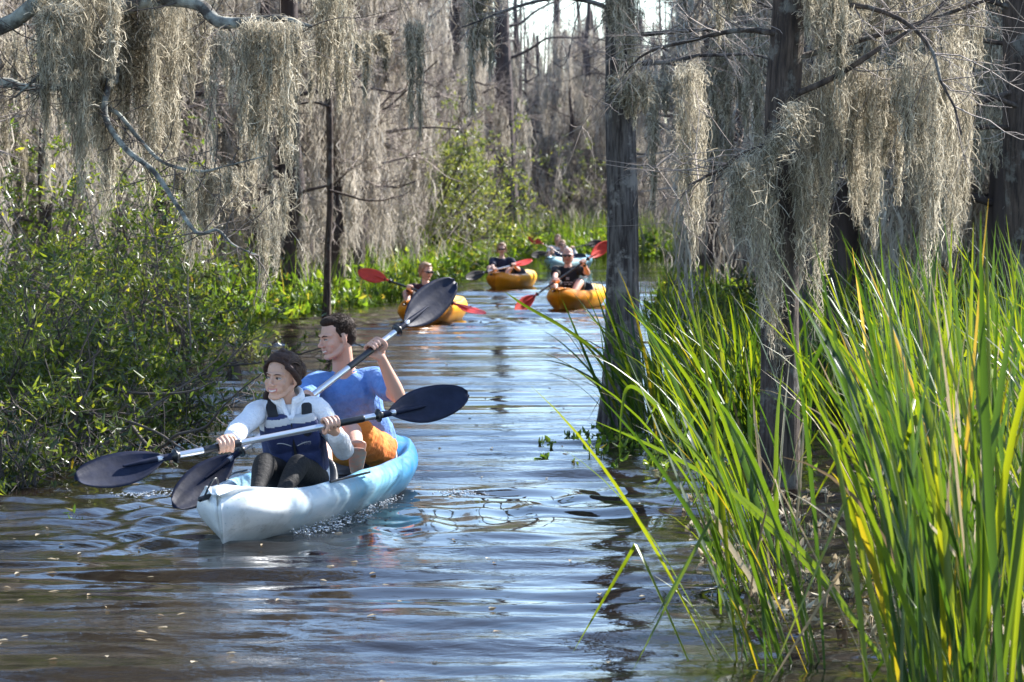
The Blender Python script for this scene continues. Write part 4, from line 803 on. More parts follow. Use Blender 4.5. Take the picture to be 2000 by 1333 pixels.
# ================================================================== BOATS, PADDLES
def kayak(name, label, bow, stern, mat_hull, half=.36, deck=.235, wells=((.17, .45), (.50, .80)), group=None, detail=1.0):
    bow = np.array(bow, float); stern = np.array(stern, float); v = stern - bow; Ln = float(np.hypot(v[0], v[1])); ang = math.atan2(v[1], v[0]) - pi / 2
    t = thing(name, label, 'kayak', (bow[0], bow[1], 0), ang, group)        # local +Y runs from bow to stern
    NS, NB, ND = 90, 26, 30; s = np.linspace(0, 1, NS) ** 1.0; s = .5 - .5 * np.cos(s * pi); u = 1 - 2 * s
    b = np.where(s < .5, (1 - np.abs(u) ** 2.5) ** .66, (1 - np.abs(u) ** 2.9) ** .55) * half; b = np.maximum(b, .002); b[1:] = np.maximum(b[1:], .02)
    top = deck + .055 * np.exp(-(s / .13) ** 2) - .03 * np.exp(-(s / .02) ** 2) + .035 * np.exp(-((1 - s) / .16) ** 2)
    keel = -.07 + .05 * np.exp(-(s / .05) ** 2) + .03 * np.exp(-((1 - s) / .05) ** 2)
    bowf = np.exp(-(s / .09) ** 2); ring = []
    for i in range(NS):
        tt = np.linspace(1, 0, NB); p = .30 + .22 * math.exp(-((1 - s[i]) / .1) ** 2)
        q1 = np.clip(tt, 1e-3, 1) ** p; sm_ = np.clip((tt + .06) / .80, 0, 1); q2 = .05 + .95 * (sm_ * sm_ * (3 - 2 * sm_)); bb = math.exp(-(s[i] / .17) ** 2)
        w = b[i] * (q1 * (1 - bb) + q2 * bb); w = w * (1 - .20 * np.clip((tt - .62) / .38, 0, 1) ** 2.2)    # rolled gunwale
        z = keel[i] + (top[i] - keel[i]) * tt; y = s[i] * Ln + .13 * bowf[i] * (1 - tt) ** 1.2 + .05 * bowf[i] * np.clip((tt - .7) / .3, 0, 1) ** 2 - .05 * math.exp(-((1 - s[i]) / .06) ** 2) * (1 - tt)
        R_ = np.stack([w, y, z], 1); Lf = R_[::-1][1:] * [-1, 1, 1]
        xd = np.linspace(-w[0], w[0], ND + 2)[1:-1]; a = np.abs(xd) / max(w[0], 1e-4)
        crown = .028 * (1 - a ** 2) * (1 if 1 else 0) + .012 * np.exp(-((a - .9) / .12) ** 2); dz = np.zeros(ND)
        for (s0, s1) in wells:
            f = 1 / (1 + np.exp(-(s[i] - s0) * 55)) / (1 + np.exp((s[i] - s1) * 55)); dz = np.maximum(dz, f / (1 + np.exp((a - .74) * 22)) * (.15 - .03 * math.cos((s[i] - s0) / (s1 - s0) * 12.5)))
        D = np.stack([xd, np.full(ND, s[i] * Ln), top[i] + crown * (1 - np.minimum(dz * 9, 1)) - dz], 1)
        ring.append(np.concatenate([R_, Lf, D]))
    V = np.array(ring); M = V.shape[1]; k = np.arange(NS - 1)[:, None] * M; j = np.arange(M)[None]; j2 = (j + 1) % M
    q = np.stack([k + j, k + M + j, k + M + j2, k + j2], -1).reshape(-1, 4); Vf = V.reshape(-1, 3); n = len(Vf)
    Vf = np.concatenate([Vf, [V[0].mean(0), V[-1].mean(0)]]); jj = np.arange(M)
    tr = np.concatenate([np.stack([(jj + 1) % M, np.full(M, n), jj], 1), np.stack([(NS - 1) * M + jj, np.full(M, n + 1), (NS - 1) * M + (jj + 1) % M], 1)])
    h = MB(); h.add(Vf, q, tr); h.build('hull', mat_hull, t)
    # seats, carry toggles, deck cord, drain
    for (s0, s1) in wells:
        m_ = MB(); yy = (s0 + (s1 - s0) * .86) * Ln; m_.loft([(0, yy - .30, deck - .10), (0, yy - .10, deck - .085), (0, yy + .01, deck - .02), (0, yy + .06, deck + .06), (0, yy + .07, deck + .10)], [.17, .19, .19, .16, .10], [.015, .02, .025, .022, .015], (1, 0, 0), 20, 4, pw=.7)
        m_.build('seat', M_black, t)
    def zt(sv): return deck + .055 * math.exp(-(sv / .13) ** 2) + .035 * math.exp(-((1 - sv) / .16) ** 2) + .026
    for sv, dy in ((.045, 1), (.965, -1)):
        m_ = MB(); y0 = sv * Ln; z0 = zt(sv); m_.limb([(-.03, y0, z0 - .02), (-.035, y0 - .03 * dy, z0 + .03), (-.05, y0 - .07 * dy, z0 + .012), (-.075, y0 - .09 * dy, z0 - .05)], [.005] * 4, 6, 4)
        m_.limb([(-.085, y0 - .12 * dy, z0 - .058), (-.06, y0 - .06 * dy, z0 - .05)], [.013, .013], 8, 2)
        m_.build('carry_handle', M_black, t)
    m_ = MB()
    for sg in (-1, 1):
        m_.limb([(sg * half * .72, .30 * Ln, deck + .012), (sg * half * .86, .38 * Ln, deck + .018), (sg * half * .88, .46 * Ln, deck + .012)], [.006] * 3, 6, 4)
    m_.build('deck_cord', M_black, t)
    return t, Ln
def hull_mat(name, c1, c2, c3, splits, streak=5.0, rough=.32, dirt=(.22, .19, .15)):
    """roto-moulded plastic: two colours blending along the boat (local Y), scuffed"""
    m = bpy.data.materials.new(name); m.use_nodes = True; t = m.node_tree; N = t.nodes; L = t.links; p = N['Principled BSDF']
    p.inputs['Roughness'].default_value = rough; p.inputs['Subsurface Weight'].default_value = .08; p.inputs['Subsurface Radius'].default_value = (.02, .02, .02)
    tc = N.new('ShaderNodeTexCoord'); sp = N.new('ShaderNodeSeparateXYZ'); L.new(tc.outputs['Object'], sp.inputs[0])
    mp = N.new('ShaderNodeMapping'); mp.inputs['Scale'].default_value = (1, .55, 1.6); L.new(tc.outputs['Object'], mp.inputs[0])
    nz = N.new('ShaderNodeTexNoise'); nz.inputs['Scale'].default_value = streak; nz.inputs['Detail'].default_value = 5; nz.inputs['Distortion'].default_value = .7; L.new(mp.outputs[0], nz.inputs[0])
    ma = N.new('ShaderNodeMath'); ma.operation = 'MULTIPLY_ADD'; ma.inputs[1].default_value = splits[2]; L.new(nz.outputs[0], ma.inputs[0]); L.new(sp.outputs[1], ma.inputs[2])
    mr = N.new('ShaderNodeMapRange'); mr.inputs[1].default_value = splits[0]; mr.inputs[2].default_value = splits[1]; L.new(ma.outputs[0], mr.inputs[0])
    cr = N.new('ShaderNodeValToRGB'); e = cr.color_ramp; e.elements[0].color = (*c1, 1); e.elements[1].color = (*c3, 1); e.elements.new(.5).color = (*c2, 1); L.new(mr.outputs[0], cr.inputs[0])
    n2 = N.new('ShaderNodeTexNoise'); n2.inputs['Scale'].default_value = 9; n2.inputs['Detail'].default_value = 8; n2.inputs['Roughness'].default_value = .75; L.new(tc.outputs['Object'], n2.inputs[0])
    m2 = N.new('ShaderNodeMapRange'); m2.inputs[1].default_value = .52; m2.inputs[2].default_value = .72; m2.inputs[4].default_value = .55; L.new(n2.outputs[0], m2.inputs[0])
    mx = N.new('ShaderNodeMix'); mx.data_type = 'RGBA'; L.new(m2.outputs[0], mx.inputs[0]); L.new(cr.outputs[0], mx.inputs[6]); mx.inputs[7].default_value = (*dirt, 1)
    # long thin scratches
    mp2 = N.new('ShaderNodeMapping'); mp2.inputs['Scale'].default_value = (30, 2.0, 60); L.new(tc.outputs['Object'], mp2.inputs[0])
    n4 = N.new('ShaderNodeTexNoise'); n4.inputs['Scale'].default_value = 2; n4.inputs['Detail'].default_value = 3; L.new(mp2.outputs[0], n4.inputs[0])
    m4 = N.new('ShaderNodeMapRange'); m4.inputs[1].default_value = .64; m4.inputs[2].default_value = .70; m4.inputs[4].default_value = .35; L.new(n4.outputs[0], m4.inputs[0])
    mx2 = N.new('ShaderNodeMix'); mx2.data_type = 'RGBA'; L.new(m4.outputs[0], mx2.inputs[0]); L.new(mx.outputs[2], mx2.inputs[6]); mx2.inputs[7].default_value = (*[c * .55 for c in c2], 1)
    m5 = N.new('ShaderNodeMapRange'); m5.inputs[1].default_value = .085; m5.inputs[2].default_value = -.01; L.new(sp.outputs[2], m5.inputs[0])        # silt stain near the waterline
    k5 = N.new('ShaderNodeMath'); k5.operation = 'MULTIPLY'; L.new(m5.outputs[0], k5.inputs[0]); L.new(n2.outputs[0], k5.inputs[1])
    mx5 = N.new('ShaderNodeMix'); mx5.data_type = 'RGBA'; L.new(k5.outputs[0], mx5.inputs[0]); L.new(mx2.outputs[2], mx5.inputs[6]); mx5.inputs[7].default_value = (*[c * .45 for c in dirt], 1)
    L.new(mx5.outputs[2], p.inputs['Base Color'])
    bp = N.new('ShaderNodeBump'); bp.inputs['Strength'].default_value = .15; bp.inputs['Distance'].default_value = .01; L.new(n2.outputs[0], bp.inputs['Height']); L.new(bp.outputs[0], p.inputs['Normal'])
    return m
H_blue = hull_mat('hull_blue_white', (.76, .79, .80), (.20, .47, .64), (.012, .18, .42), (1.9, 4.1, 2.6), streak=2.6, dirt=(.30, .29, .26))
H_orange = hull_mat('hull_orange', (.95, .27, .008), (.98, .38, .012), (1.0, .58, .05), (.3, 3.2, 1.6), rough=.3, dirt=(.75, .35, .05))
H_pale = hull_mat('hull_pale_blue', (.35, .62, .72), (.45, .70, .78), (.3, .6, .75), (.3, 3.2, 1.6))

def paddle(label, A, B, nA, nB, shaft_m, blade_m, blade_L=.45, blade_W=.17, grips=(), group=None, blade2=None, thick=.0155, curve=.02):
    """A, B blade tips; nA, nB the blades' facing; grips: fractions of the shaft wearing black sleeves"""
    A = np.array(A, float); B = np.array(B, float); ax = nrm(B - A); Ltot = np.linalg.norm(B - A); mid = (A + B) / 2
    t = thing('kayak_paddle', label, 'paddle', mid, group=group); s0 = blade_L * .93
    m_ = MB(); m_.limb([A + ax * s0 - mid, B - ax * s0 - mid], [thick, thick], 16, 4); m_.build('shaft', shaft_m, t)
    for (a, b) in grips:
        m_ = MB(); m_.limb([A + ax * a * Ltot - mid, A + ax * b * Ltot - mid], [thick + .0022] * 2, 16, 3); m_.build('grip', M_black, t)
    for tip, d, nn, bm in ((A, ax, nA, blade_m), (B, -ax, nB, blade2 or blade_m)):
        nn = np.array(nn, float); nn = nrm(nn - d * np.dot(nn, d)); w = np.cross(d, nn)
        m_ = MB(); K, J = 22, 9; u = np.linspace(0, 1, K); half = blade_W / 2 * (np.clip(1 - (2 * np.clip(u, 0, .5) / 1.0 - 1) ** 2, 0, 1) ** .5 * (u < .5) + (u >= .5) * (1 - ((u - .5) / .5) ** 2 * .86))
        half = np.maximum(half, .012); asym = .10 * blade_W * (1 - u); vs = np.linspace(-1, 1, J); f = []
        for sgn in (1, -1):
            P = tip + d * (u * blade_L)[:, None, None] + w * (half[:, None] * vs[None] + asym[:, None])[..., None] + d * ((vs ** 2)[None] * .0 * u[:, None])[..., None]
            off = -curve * np.sin(u * 3.14)[:, None] * 1.0 + .012 * (vs ** 2)[None] + sgn * (.0035 + .0105 * np.exp(-(vs / .16) ** 2)[None] * np.interp(u, [0, .25, 1], [.05, .6, 1.15])[:, None]) * np.where(np.abs(vs) == 1, .25, 1)[None]
            f.append(P + nn * off[..., None])
        V = np.concatenate([f[0].reshape(-1, 3), f[1].reshape(-1, 3)]) - mid; k = np.arange(K - 1)[:, None] * J; j = np.arange(J - 1)[None]; o2 = K * J
        q1 = np.stack([k + j, k + j + 1, k + J + j + 1, k + J + j], -1).reshape(-1, 4); q2 = q1[:, ::-1] + o2
        e = []; kk = np.arange(K - 1)
        e.append(np.stack([kk * J, (kk + 1) * J, (kk + 1) * J + o2, kk * J + o2], 1)); e.append(np.stack([kk * J + J - 1, kk * J + J - 1 + o2, (kk + 1) * J + J - 1 + o2, (kk + 1) * J + J - 1], 1))
        jj = np.arange(J - 1); e.append(np.stack([jj, jj + o2, jj + 1 + o2, jj + 1], 1)); e.append(np.stack([(K - 1) * J + jj, (K - 1) * J + jj + 1, (K - 1) * J + jj + 1 + o2, (K - 1) * J + jj + o2], 1))
        m_.add(V, np.concatenate([q1, q2] + e)); m_.limb([tip + d * (blade_L * .55) - mid, tip + d * (blade_L * .8) - mid, tip + d * (blade_L + .03) - mid], [thick * .35, thick * .8, thick * 1.12], 12, 3); m_.build('blade', bm, t)
        m_ = MB(); c = tip + d * (blade_L + .055) - mid; m_.limb([c - d * .011, c - d * .003, c + d * .004, c + d * .012], [thick * 1.25, thick * 2.1, thick * 2.1, thick * 1.25], 16, 2); m_.build('drip_ring', M_black, t)
    return t, A, ax, Ltot
def on_paddle(pd, px=None, frac=None, py=None):
    _, A, ax, Lt = pd
    if frac is not None: return A + ax * Lt * frac
    best = min(np.linspace(0, 1, 400), key=lambda f: abs(1000 + F * (A + ax * Lt * f)[0] / (A + ax * Lt * f)[1] - px)); return A + ax * Lt * best

# ================================================================== PEOPLE
def frame(fwd, up=(0, 0, 1)):
    f = nrm(np.array(fwd, float)); r = nrm(np.cross(f, np.array(up, float))); u = np.cross(r, f); return np.stack([r, f, u], 1)   # columns: right, forward, up
def head_shapes(mb, c, Rm, s=1.0, fem=False, smile=.5, fat=1.0):
    W_ = lambda p: np.asarray(c) + (np.atleast_2d(np.asarray(p, float)) * s) @ Rm.T
    e = lambda p, r, k=18: mb.ell(W_(p)[0], np.array(r) * s, Rm, nu=k, nv=k // 2 + 2)
    l = lambda P, r: mb.limb(W_(P), np.array(r) * s, 10, 4)
    jw = .74 if fem else 1.0; bq = .62 if fem else 1.0; nq = .84 if fem else 1.0
    e((0, -.014, .034), (.073, .092, .084), 26); e((0, .028, -.010), ((.058 if fem else .0615) * fat, .060, .080), 26); e((0, .030, -.062), (.047 * jw * fat, .050, .038))
    e((0, .066, -.090), (.021 * jw, .017, .017))
    for q in (-1, 1):
        l([(q * .060 * fat, .000, -.040), (q * .050 * jw * fat, .030, -.072), (q * .018, .068, -.090)], np.array([.015, .015, .015]) * (.86 if fem else 1))
        e((q * .036, .058, -.022), (.024 * fat, .022, .022)); e((q * .030, .066, -.046), (.020 * fat, .016, .022))
        e((q * .076, -.006, -.006), (.007, .017, .031)); e((q * .011, .096, -.029), (.0085, .010, .0075), 12)
        e((q * .031, .073, .004), (.0150, .0125, .0115), 14)                              # lids over the eyeball
    bz = .026; l([(-.050, .060, bz - .004), (-.026, .081, bz), (0, .083, bz - .002), (.026, .081, bz), (.050, .060, bz - .004)], np.array([.008, .010, .008, .010, .008]) * bq)
    l([(0, .084, .020), (0, .095, -.006), (0, .098 + .010 * nq, -.022)], np.array([.0070, .0075, .0100]) * nq); e((0, .094 + .010 * nq, -.026), (.010 * nq, .011 * nq, .008), 12)
    sm = .006 * smile; wd = .024 + .005 * smile
    l([(-wd, .074, -.052 + sm), (-.010, .088, -.0500), (0, .089, -.0512), (.010, .088, -.0500), (wd, .074, -.052 + sm)], [.003, .0052, .0050, .0052, .003])
    l([(-wd * .9, .075, -.056 + sm * .6), (0, .088, -.0645), (wd * .9, .075, -.056 + sm * .6)], [.003, .0066, .003])
    return W_
def face_fn(c, Rm, s, smile=.5):
    def f(V, N):
        q = ((V - c) @ Rm) / s; x, y, z = q.T; fr = (y > .045) & (np.abs(x) < .08) & (np.abs(z) < .12)
        dy = np.zeros(len(V))
        for sg in (-1, 1): dy -= .0075 * np.exp(-((x - sg * .017) / .010) ** 2 - ((z - .010) / .009) ** 2) * fr
        for sg in (-1, 1): dy -= .006 * np.exp(-((x - sg * .047) / .012) ** 2 - ((z - .006) / .010) ** 2) * fr
        dy -= .004 * np.exp(-(x / .026) ** 2 - ((z + .0575 - .006 * smile * (x / .024) ** 2) / .0020) ** 2) * fr     # line of the mouth
        for sg in (-1, 1): dy -= .003 * smile * np.exp(-((np.abs(x) - (.026 + (-.028 - z) * .35)) / .0035) ** 2) * ((z < -.026) & (z > -.062)) * fr * .5
        return V + (dy * s)[:, None] * Rm[:, 1][None]
    return f
SK1 = np.array([.60, .36, .26]); SK2 = np.array([.62, .37, .28])
def face_col(c, Rm, s, skin, lip, smile=.5, stubble=0.0, teeth=False, ruddy=.1):
    def f(V):
        n = len(V); col = np.tile(skin, (n, 1)); q = ((V - c) @ Rm) / s; x, y, z = q.T; fr = (y > .04) & (np.abs(z) < .12) & (np.abs(x) < .085)
        h = .09 * np.sin(V[:, 0] * 37 + 1.3 * np.sin(V[:, 2] * 29)) * np.sin(V[:, 1] * 31 + V[:, 2] * 17); col = col * (1 + h)[:, None]
        ck = np.exp(-((np.abs(x) - .038) / .020) ** 2 - ((z + .026) / .018) ** 2) * fr; col = col * (1 - ruddy * ck[:, None] * np.array([.1, .8, .7]))
        nose = np.exp(-(x / .014) ** 2 - ((z + .026) / .014) ** 2) * fr; col = col * (1 - ruddy * nose[:, None] * np.array([.0, .7, .6]))
        if stubble > 0:
            b = (1 / (1 + np.exp((z + .036) / .006))) * (y > .0) * (z > -.125) * (np.abs(x) < .08) * stubble; col = col * (1 - b[:, None] * np.array([.42, .38, .32]))
        mz = -.057 + .006 * smile * (x / .024) ** 2; wd = .025 + .005 * smile
        L_ = np.exp(-((z - mz) / .0085) ** 4) * (np.abs(x) < wd) * fr * np.clip((wd - np.abs(x)) / .006, 0, 1); col = col * (1 - L_[:, None]) + lip * L_[:, None]
        if teeth:
            T_ = np.exp(-((z - mz + .0002) / .0036) ** 4) * (np.abs(x) < wd * .72) * fr; col = col * (1 - T_[:, None]) + np.array([.74, .70, .64]) * T_[:, None]
        else:
            T_ = np.exp(-((z - mz) / .0016) ** 2) * (np.abs(x) < wd) * fr; col = col * (1 - .7 * T_[:, None])
        return col
    return f
def eyes(c, Rm, s, parent, brow_m, iris=(.06, .03, .015), closed=.0, gaze=.0025, es=1.0, bs=1.0):
    W_ = lambda p: np.asarray(c) + (np.atleast_2d(np.asarray(p, float)) * s) @ Rm.T - np.array(parent.location)
    for q in (-1, 1):
        mb = MB(); mb.ell(W_((q * .031, .0755, .004))[0], np.array((.0128 * es, .0118, .0066 * es * (1 - closed))) * s, Rm, nu=40, nv=24); V, qd, tr, mi = mb.arrays()
        l = ((V + np.array(parent.location) - c) @ Rm) / s; dd = np.hypot(l[:, 0] - q * .031 - gaze, l[:, 2] - .0040); col = np.tile([.50, .46, .43], (len(V), 1))  # eye white toned down: shade on the eyes put into its colour
        col[dd < .0062 * es] = iris; col[dd < .0028 * es] = (.005, .004, .004); col[l[:, 2] > .0085 - closed * .004] = (.05, .03, .025)
        link('eye', mesh_np('eye', V, qd, tr, [M_eye], mi, True, col), parent)
        mb = MB(); mb.limb(W_([(q * .016, .0895, .0215), (q * .030, .0885, .0262), (q * .046, .0770, .0230)]), np.array([.0028, .0034, .0020]) * s * bs, 8, 4); mb.build('eyebrow', brow_m, parent)
        mb = MB(); mb.limb(W_([(q * .0185, .0835, .0060), (q * .025, .0868, .0102 - closed * .004), (q * .033, .0870, .0110 - closed * .004), (q * .0445, .0795, .0062)]), np.array([.0010, .0016, .0017, .0012]) * s, 6, 4); mb.build('eyelashes', brow_m, parent)
def grip_hand(mb, C, a, toward_wrist, over, wrist, s=1.0, thumb=1, r=.018):
    """hand closed round a shaft: C grip centre, a shaft axis (towards the index finger), fingers pass over side 'over'"""
    a = nrm(np.array(a, float)); w = np.array(toward_wrist, float); w = nrm(w - a * np.dot(w, a)); o = np.array(over, float); o = o - a * np.dot(o, a) - w * np.dot(o, w); o = nrm(o)
    def pt(ang, rad, ax): return np.asarray(C) + (w * math.cos(ang) + o * math.sin(ang)) * rad + a * ax
    wr = np.asarray(wrist, float); rr = r / .018
    for i, ax in enumerate((.034, .0115, -.0115, -.033)):
        L_ = (.96, 1.05, 1.0, .85)[i]; f = (.0092, .0095, .0090, .0080)[i] * s; ax_ = ax * s
        kn = pt(1.15, (.043 * L_) * s, ax_)
        mb.limb([wr * .75 + C * .25 + a * ax_ * .5, (wr * .35 + kn * .65) + o * .006 * s + a * ax_ * .15, kn], [.016 * s, .013 * s, f * 1.12], 10, 4)
        mb.limb([kn, pt(1.95, (r + .019 * s), ax_ * 1.04), pt(2.75, (r + .0145 * s), ax_ * 1.04), pt(3.55, r + .012 * s, ax_), pt(4.3, r + .010 * s, ax_ * .98)], [f * 1.08, f * 1.06, f, f * .95, f * .80], 10, 4)
    # palm heel and thumb
    mb.limb([wr * .85 + C * .15, wr * .45 + pt(.5, .032 * s, 0) * .55], [.024 * s, .026 * s], 12, 3)
    tb = wr * .6 + C * .4 + a * .026 * s * thumb
    mb.limb([tb, pt(-.35, .034 * s, .030 * s * thumb), pt(-1.25, r + .016 * s, .044 * s * thumb), pt(-2.2, r + .013 * s, .040 * s * thumb), pt(-2.75, r + .011 * s, .030 * s * thumb)], [.017 * s, .0135 * s, .0115 * s, .0105 * s, .0085 * s], 10, 4)
def foot(mb, ankle, toe, up, s=1.0, extra=0.0):
    ankle = np.asarray(ankle, float); toe = np.asarray(toe, float); d = nrm(toe - ankle); up = np.asarray(up, float); up = nrm(up - d * np.dot(up, d)); sd = np.cross(d, up)
    heel = ankle - d * .05 * s - up * .055 * s
    mb.loft([heel, ankle - up * .045 * s, ankle * .5 + toe * .5 - up * .035 * s, toe - up * .035 * s, toe + d * .035 * s - up * .042 * s], np.array([.026, .034, .042, .047, .030]) * s + extra, np.array([.028, .040, .030, .018, .010]) * s + extra, sd, 16, 4)
def lerp(a, b, t): return np.asarray(a) * (1 - t) + np.asarray(b) * t
def build_person(label, J, skin, vox=.0045, group=None, hair=None, face=True, stubble=0, fem=False, smile=.4, teeth=False, lip=(.45, .17, .14), fat=1.0, lod=0, sleeve=None, head_s=1.0, iris=(.05, .03, .02), closed=0.0, tattoo=False):
    """J: joints in world space. body = one continuous skin."""
    t = thing('person', label, 'person', (J['pelvis'][0], J['pelvis'][1], J['pelvis'][2] - .1), group=group)
    Rm = frame(J['face'], J.get('headup', (0, 0, 1))); c = np.array(J['head']); mb = MB(); W_ = head_shapes(mb, c, Rm, head_s, fem, smile, fat)
    sd = nrm(J['shL'] - J['shR']); neck = (J['shL'] + J['shR']) / 2 + np.array([0, 0, .035]); k = .9 if fem else 1.0
    mb.limb([W_((0, -.022, -.03))[0], W_((0, -.018, -.085))[0] * .6 + neck * .4, neck, neck * .6 + J['chest'] * .4], np.array([.050, .052, .060, .075]) * (k if fem else 1.08), 18, 5)
    hipside = nrm(J['hipL'] - J['hipR'])
    mb.loft([J['pelvis'] - [0, 0, .06], J['pelvis'], lerp(J['pelvis'], J['chest'], .5), J['chest'], lerp(J['chest'], neck, .65), neck + [0, 0, .0]],
            np.array([.10, .150, .135 * fat, .155, .145, .06]) * k, np.array([.08, .105, .098 * fat ** 2, .112 * fat, .085, .05]) * k, np.array([hipside, hipside, lerp(hipside, sd, .5), sd, sd, sd]), 28, 4)
    for sgn in 'LR':
        sh, el, wr = J['sh' + sgn], J['el' + sgn], J['wr' + sgn]; a = k
        mb.limb([lerp(neck, sh, .35) - [0, 0, .04], sh - [0, 0, .015], lerp(sh, el, .35), lerp(sh, el, .8), el, lerp(el, wr, .25), lerp(el, wr, .7), wr], np.array([.055, .054, .048, .041, .039, .041, .031, .0255]) * a, 16, 4)
        g_ = J['grip' + sgn]; grip_hand(mb, g_['C'], g_['a'], g_['w'], g_['o'], wr, .93 if fem else 1.05, g_.get('thumb', 1), g_.get('r', .018))
        hp, kn, an = J['hip' + sgn], J['kn' + sgn], J['an' + sgn]
        mb.limb([hp, lerp(hp, kn, .35), lerp(hp, kn, .85), kn, lerp(kn, an, .28), lerp(kn, an, .75), an], np.array([.085, .080, .060, .055, .054, .038, .034]) * (k * (1 + (fat - 1) * .6)), 18, 4)
        if 'toe' + sgn in J: foot(mb, an, J['toe' + sgn], J.get('footup' + sgn, (0, 0, 1)), k)
    fused(mb, vox, 2, face_fn(c, Rm, head_s, smile) if face else None, 'body', [M_skin], t, face_col(c, Rm, head_s, np.array(skin), np.array(lip), smile, stubble, teeth))
    return t, Rm, c, W_, neck, sd, hipside
def shirt(name, J, neck, sd, hs, m, t, vox, infl=.012, sleeve=.55, low=.02, seed=1, fat=1.0, fem=False, fold=.006, collar=0.0, cuffinfl=0.0, wideM=1.0, bottom=.10, ffreq=44):
    mb = MB(); k = .9 if fem else 1.0; e = infl
    up = nrm(neck - J['chest']); pts = [J['pelvis'] - [0, 0, bottom - .02], J['pelvis'] + [0, 0, low], lerp(J['pelvis'], J['chest'], .5), J['chest'], lerp(J['chest'], neck, .65), neck - up * .004 + up * collar]
    mb.loft(pts, np.array([.150 + e, .158 + e, .142 * fat * wideM + e * 1.3, .162 + e, .150 + e, .068 + e * .3]) * k, np.array([.110 + e, .112 + e, .104 * fat ** 2 + e * 1.3, .118 * fat + e, .092 + e, .062 + e * .3]) * k, np.array([hs, hs, lerp(hs, sd, .5), sd, sd, sd]), 32, 4)
    for sg in 'LR':
        sh, el, wr = J['sh' + sg], J['el' + sg], J['wr' + sg]
        base = [lerp(neck, sh, .35) - [0, 0, .04], sh - [0, 0, .012]]; rad = [.057 + e * .5, .058 + e]
        if sleeve <= 1:
            for f, r in ((.5 * sleeve, .056), (sleeve, .060)): base.append(lerp(sh, el, f)); rad.append(r + e)
        else:
            f2 = sleeve - 1
            base += [lerp(sh, el, .4), lerp(sh, el, .85), el, lerp(el, wr, .3 * f2), lerp(el, wr, .8 * f2), lerp(el, wr, f2)]; rad += [.050 + e, .045 + e, .045 + e, .046 + e, .036 + e + cuffinfl, .031 + e + cuffinfl]
        mb.limb(base, np.array(rad) * k, 18, 4)
    return fused(mb, vox, 3, folds(fold, seed, ffreq), name, [m], t)
def paste(mb_fn, name, m, t):      # small mesh in world coordinates under thing t
    mb = MB(); mb_fn(mb); return mb.build(name, m, t, off=t.location)
def sunglasses(W_, t, s=1.0):
    def f(mb):
        for q in (-1, 1):
            mb.limb(W_([(q * .012, .098, .006), (q * .031, .101, .003), (q * .052, .090, .006)]), np.array([.011, .0175, .012]) * s, 10, 4)
            mb.limb(W_([(q * .052, .090, .010), (q * .078, .05, .010), (q * .080, .0, .008)]), np.array([.004] * 3) * s, 6, 3)
    paste(f, 'sunglasses', M_glass, t)
V3 = lambda *a: np.array(a, float)
# ---------------------------------------------------------------- near tandem kayak and its paddles
near_kayak, nkL = kayak('tandem_kayak', 'scuffed white and blue tandem kayak carrying the woman and the man in front', (-1.345, 13.95), (-.665, 17.40), H_blue, .365, .20, wells=((.13, .47), (.50, .84)))
m_ = MB(); m_.ell((-.31, 2.35, .238), (.03, .055, .014)); m_.build('rod_holder', mat('recess_blue', (.02, .12, .40), .4), near_kayak)
pad1 = paddle('navy bladed paddle with silver shaft held level by the woman', at(143, 930, 14.05), at(916, 777, 15.15), (-.2, -.85, .45), (.05, -.9, .35), M_chrome, M_blade, .46, .185, grips=((.315, .40), (.635, .715)))
pad2 = paddle('navy bladed paddle with silver shaft raised diagonally by the man in blue', at(333, 986, 14.85), at(892, 556, 16.45), (-.3, -.9, -.1), (.2, -.95, .1), M_chrome, M_blade, .47, .185, grips=((.36, .43), (.60, .71)))
# ---------------------------------------------------------------- the woman
d0 = 15.0
gR = on_paddle(pad1, 437); gL = on_paddle(pad1, 646); ax = pad1[2]
Jw = dict(pelvis=at(584, 932, 15.16), chest=at(570, 836, 15.08), shL=at(618, 794, 15.04), shR=at(507, 801, 15.01), head=at(551, 738, 14.98), face=(-.50, -.86, -.04), headup=(.07, 0, 1),
          elR=at(468, 838, 14.80), wrR=gR + V3(.035, .085, .03), elL=at(671, 880, 15.05), wrL=gL + V3(.02, .085, -.05),
          hipR=at(556, 938, 15.12), hipL=at(612, 938, 15.12), knR=at(517, 906, 14.78), knL=at(582, 910, 14.78), anR=at(500, 968, 14.55), anL=at(548, 968, 14.55), toeR=at(497, 978, 14.42), toeL=at(535, 978, 14.42),
          gripR=dict(C=gR, a=ax, w=gR * 0 + V3(.2, .85, .35), o=V3(0, -.2, 1), r=.0175), gripL=dict(C=gL, a=-ax, w=V3(.1, .85, -.3), o=V3(0, -.2, 1), r=.0175))
woman, Rm, hc, Ww, neck, sd, hs = build_person('smiling woman in white fleece and navy vest in the front seat of the blue kayak', Jw, (.60, .35, .245), .0042, fem=True, smile=1.0, teeth=True, lip=(.50, .12, .13), head_s=1.0)
eyes(hc, Rm, 1.0, woman, M_hairdark, closed=.12, es=1.14, bs=.62)
shirt('fleece_jacket', Jw, neck, sd, hs, M_fleece, woman, .0055, .013, 1.93, fem=True, seed=3, fold=.0055, collar=.012, cuffinfl=.006)
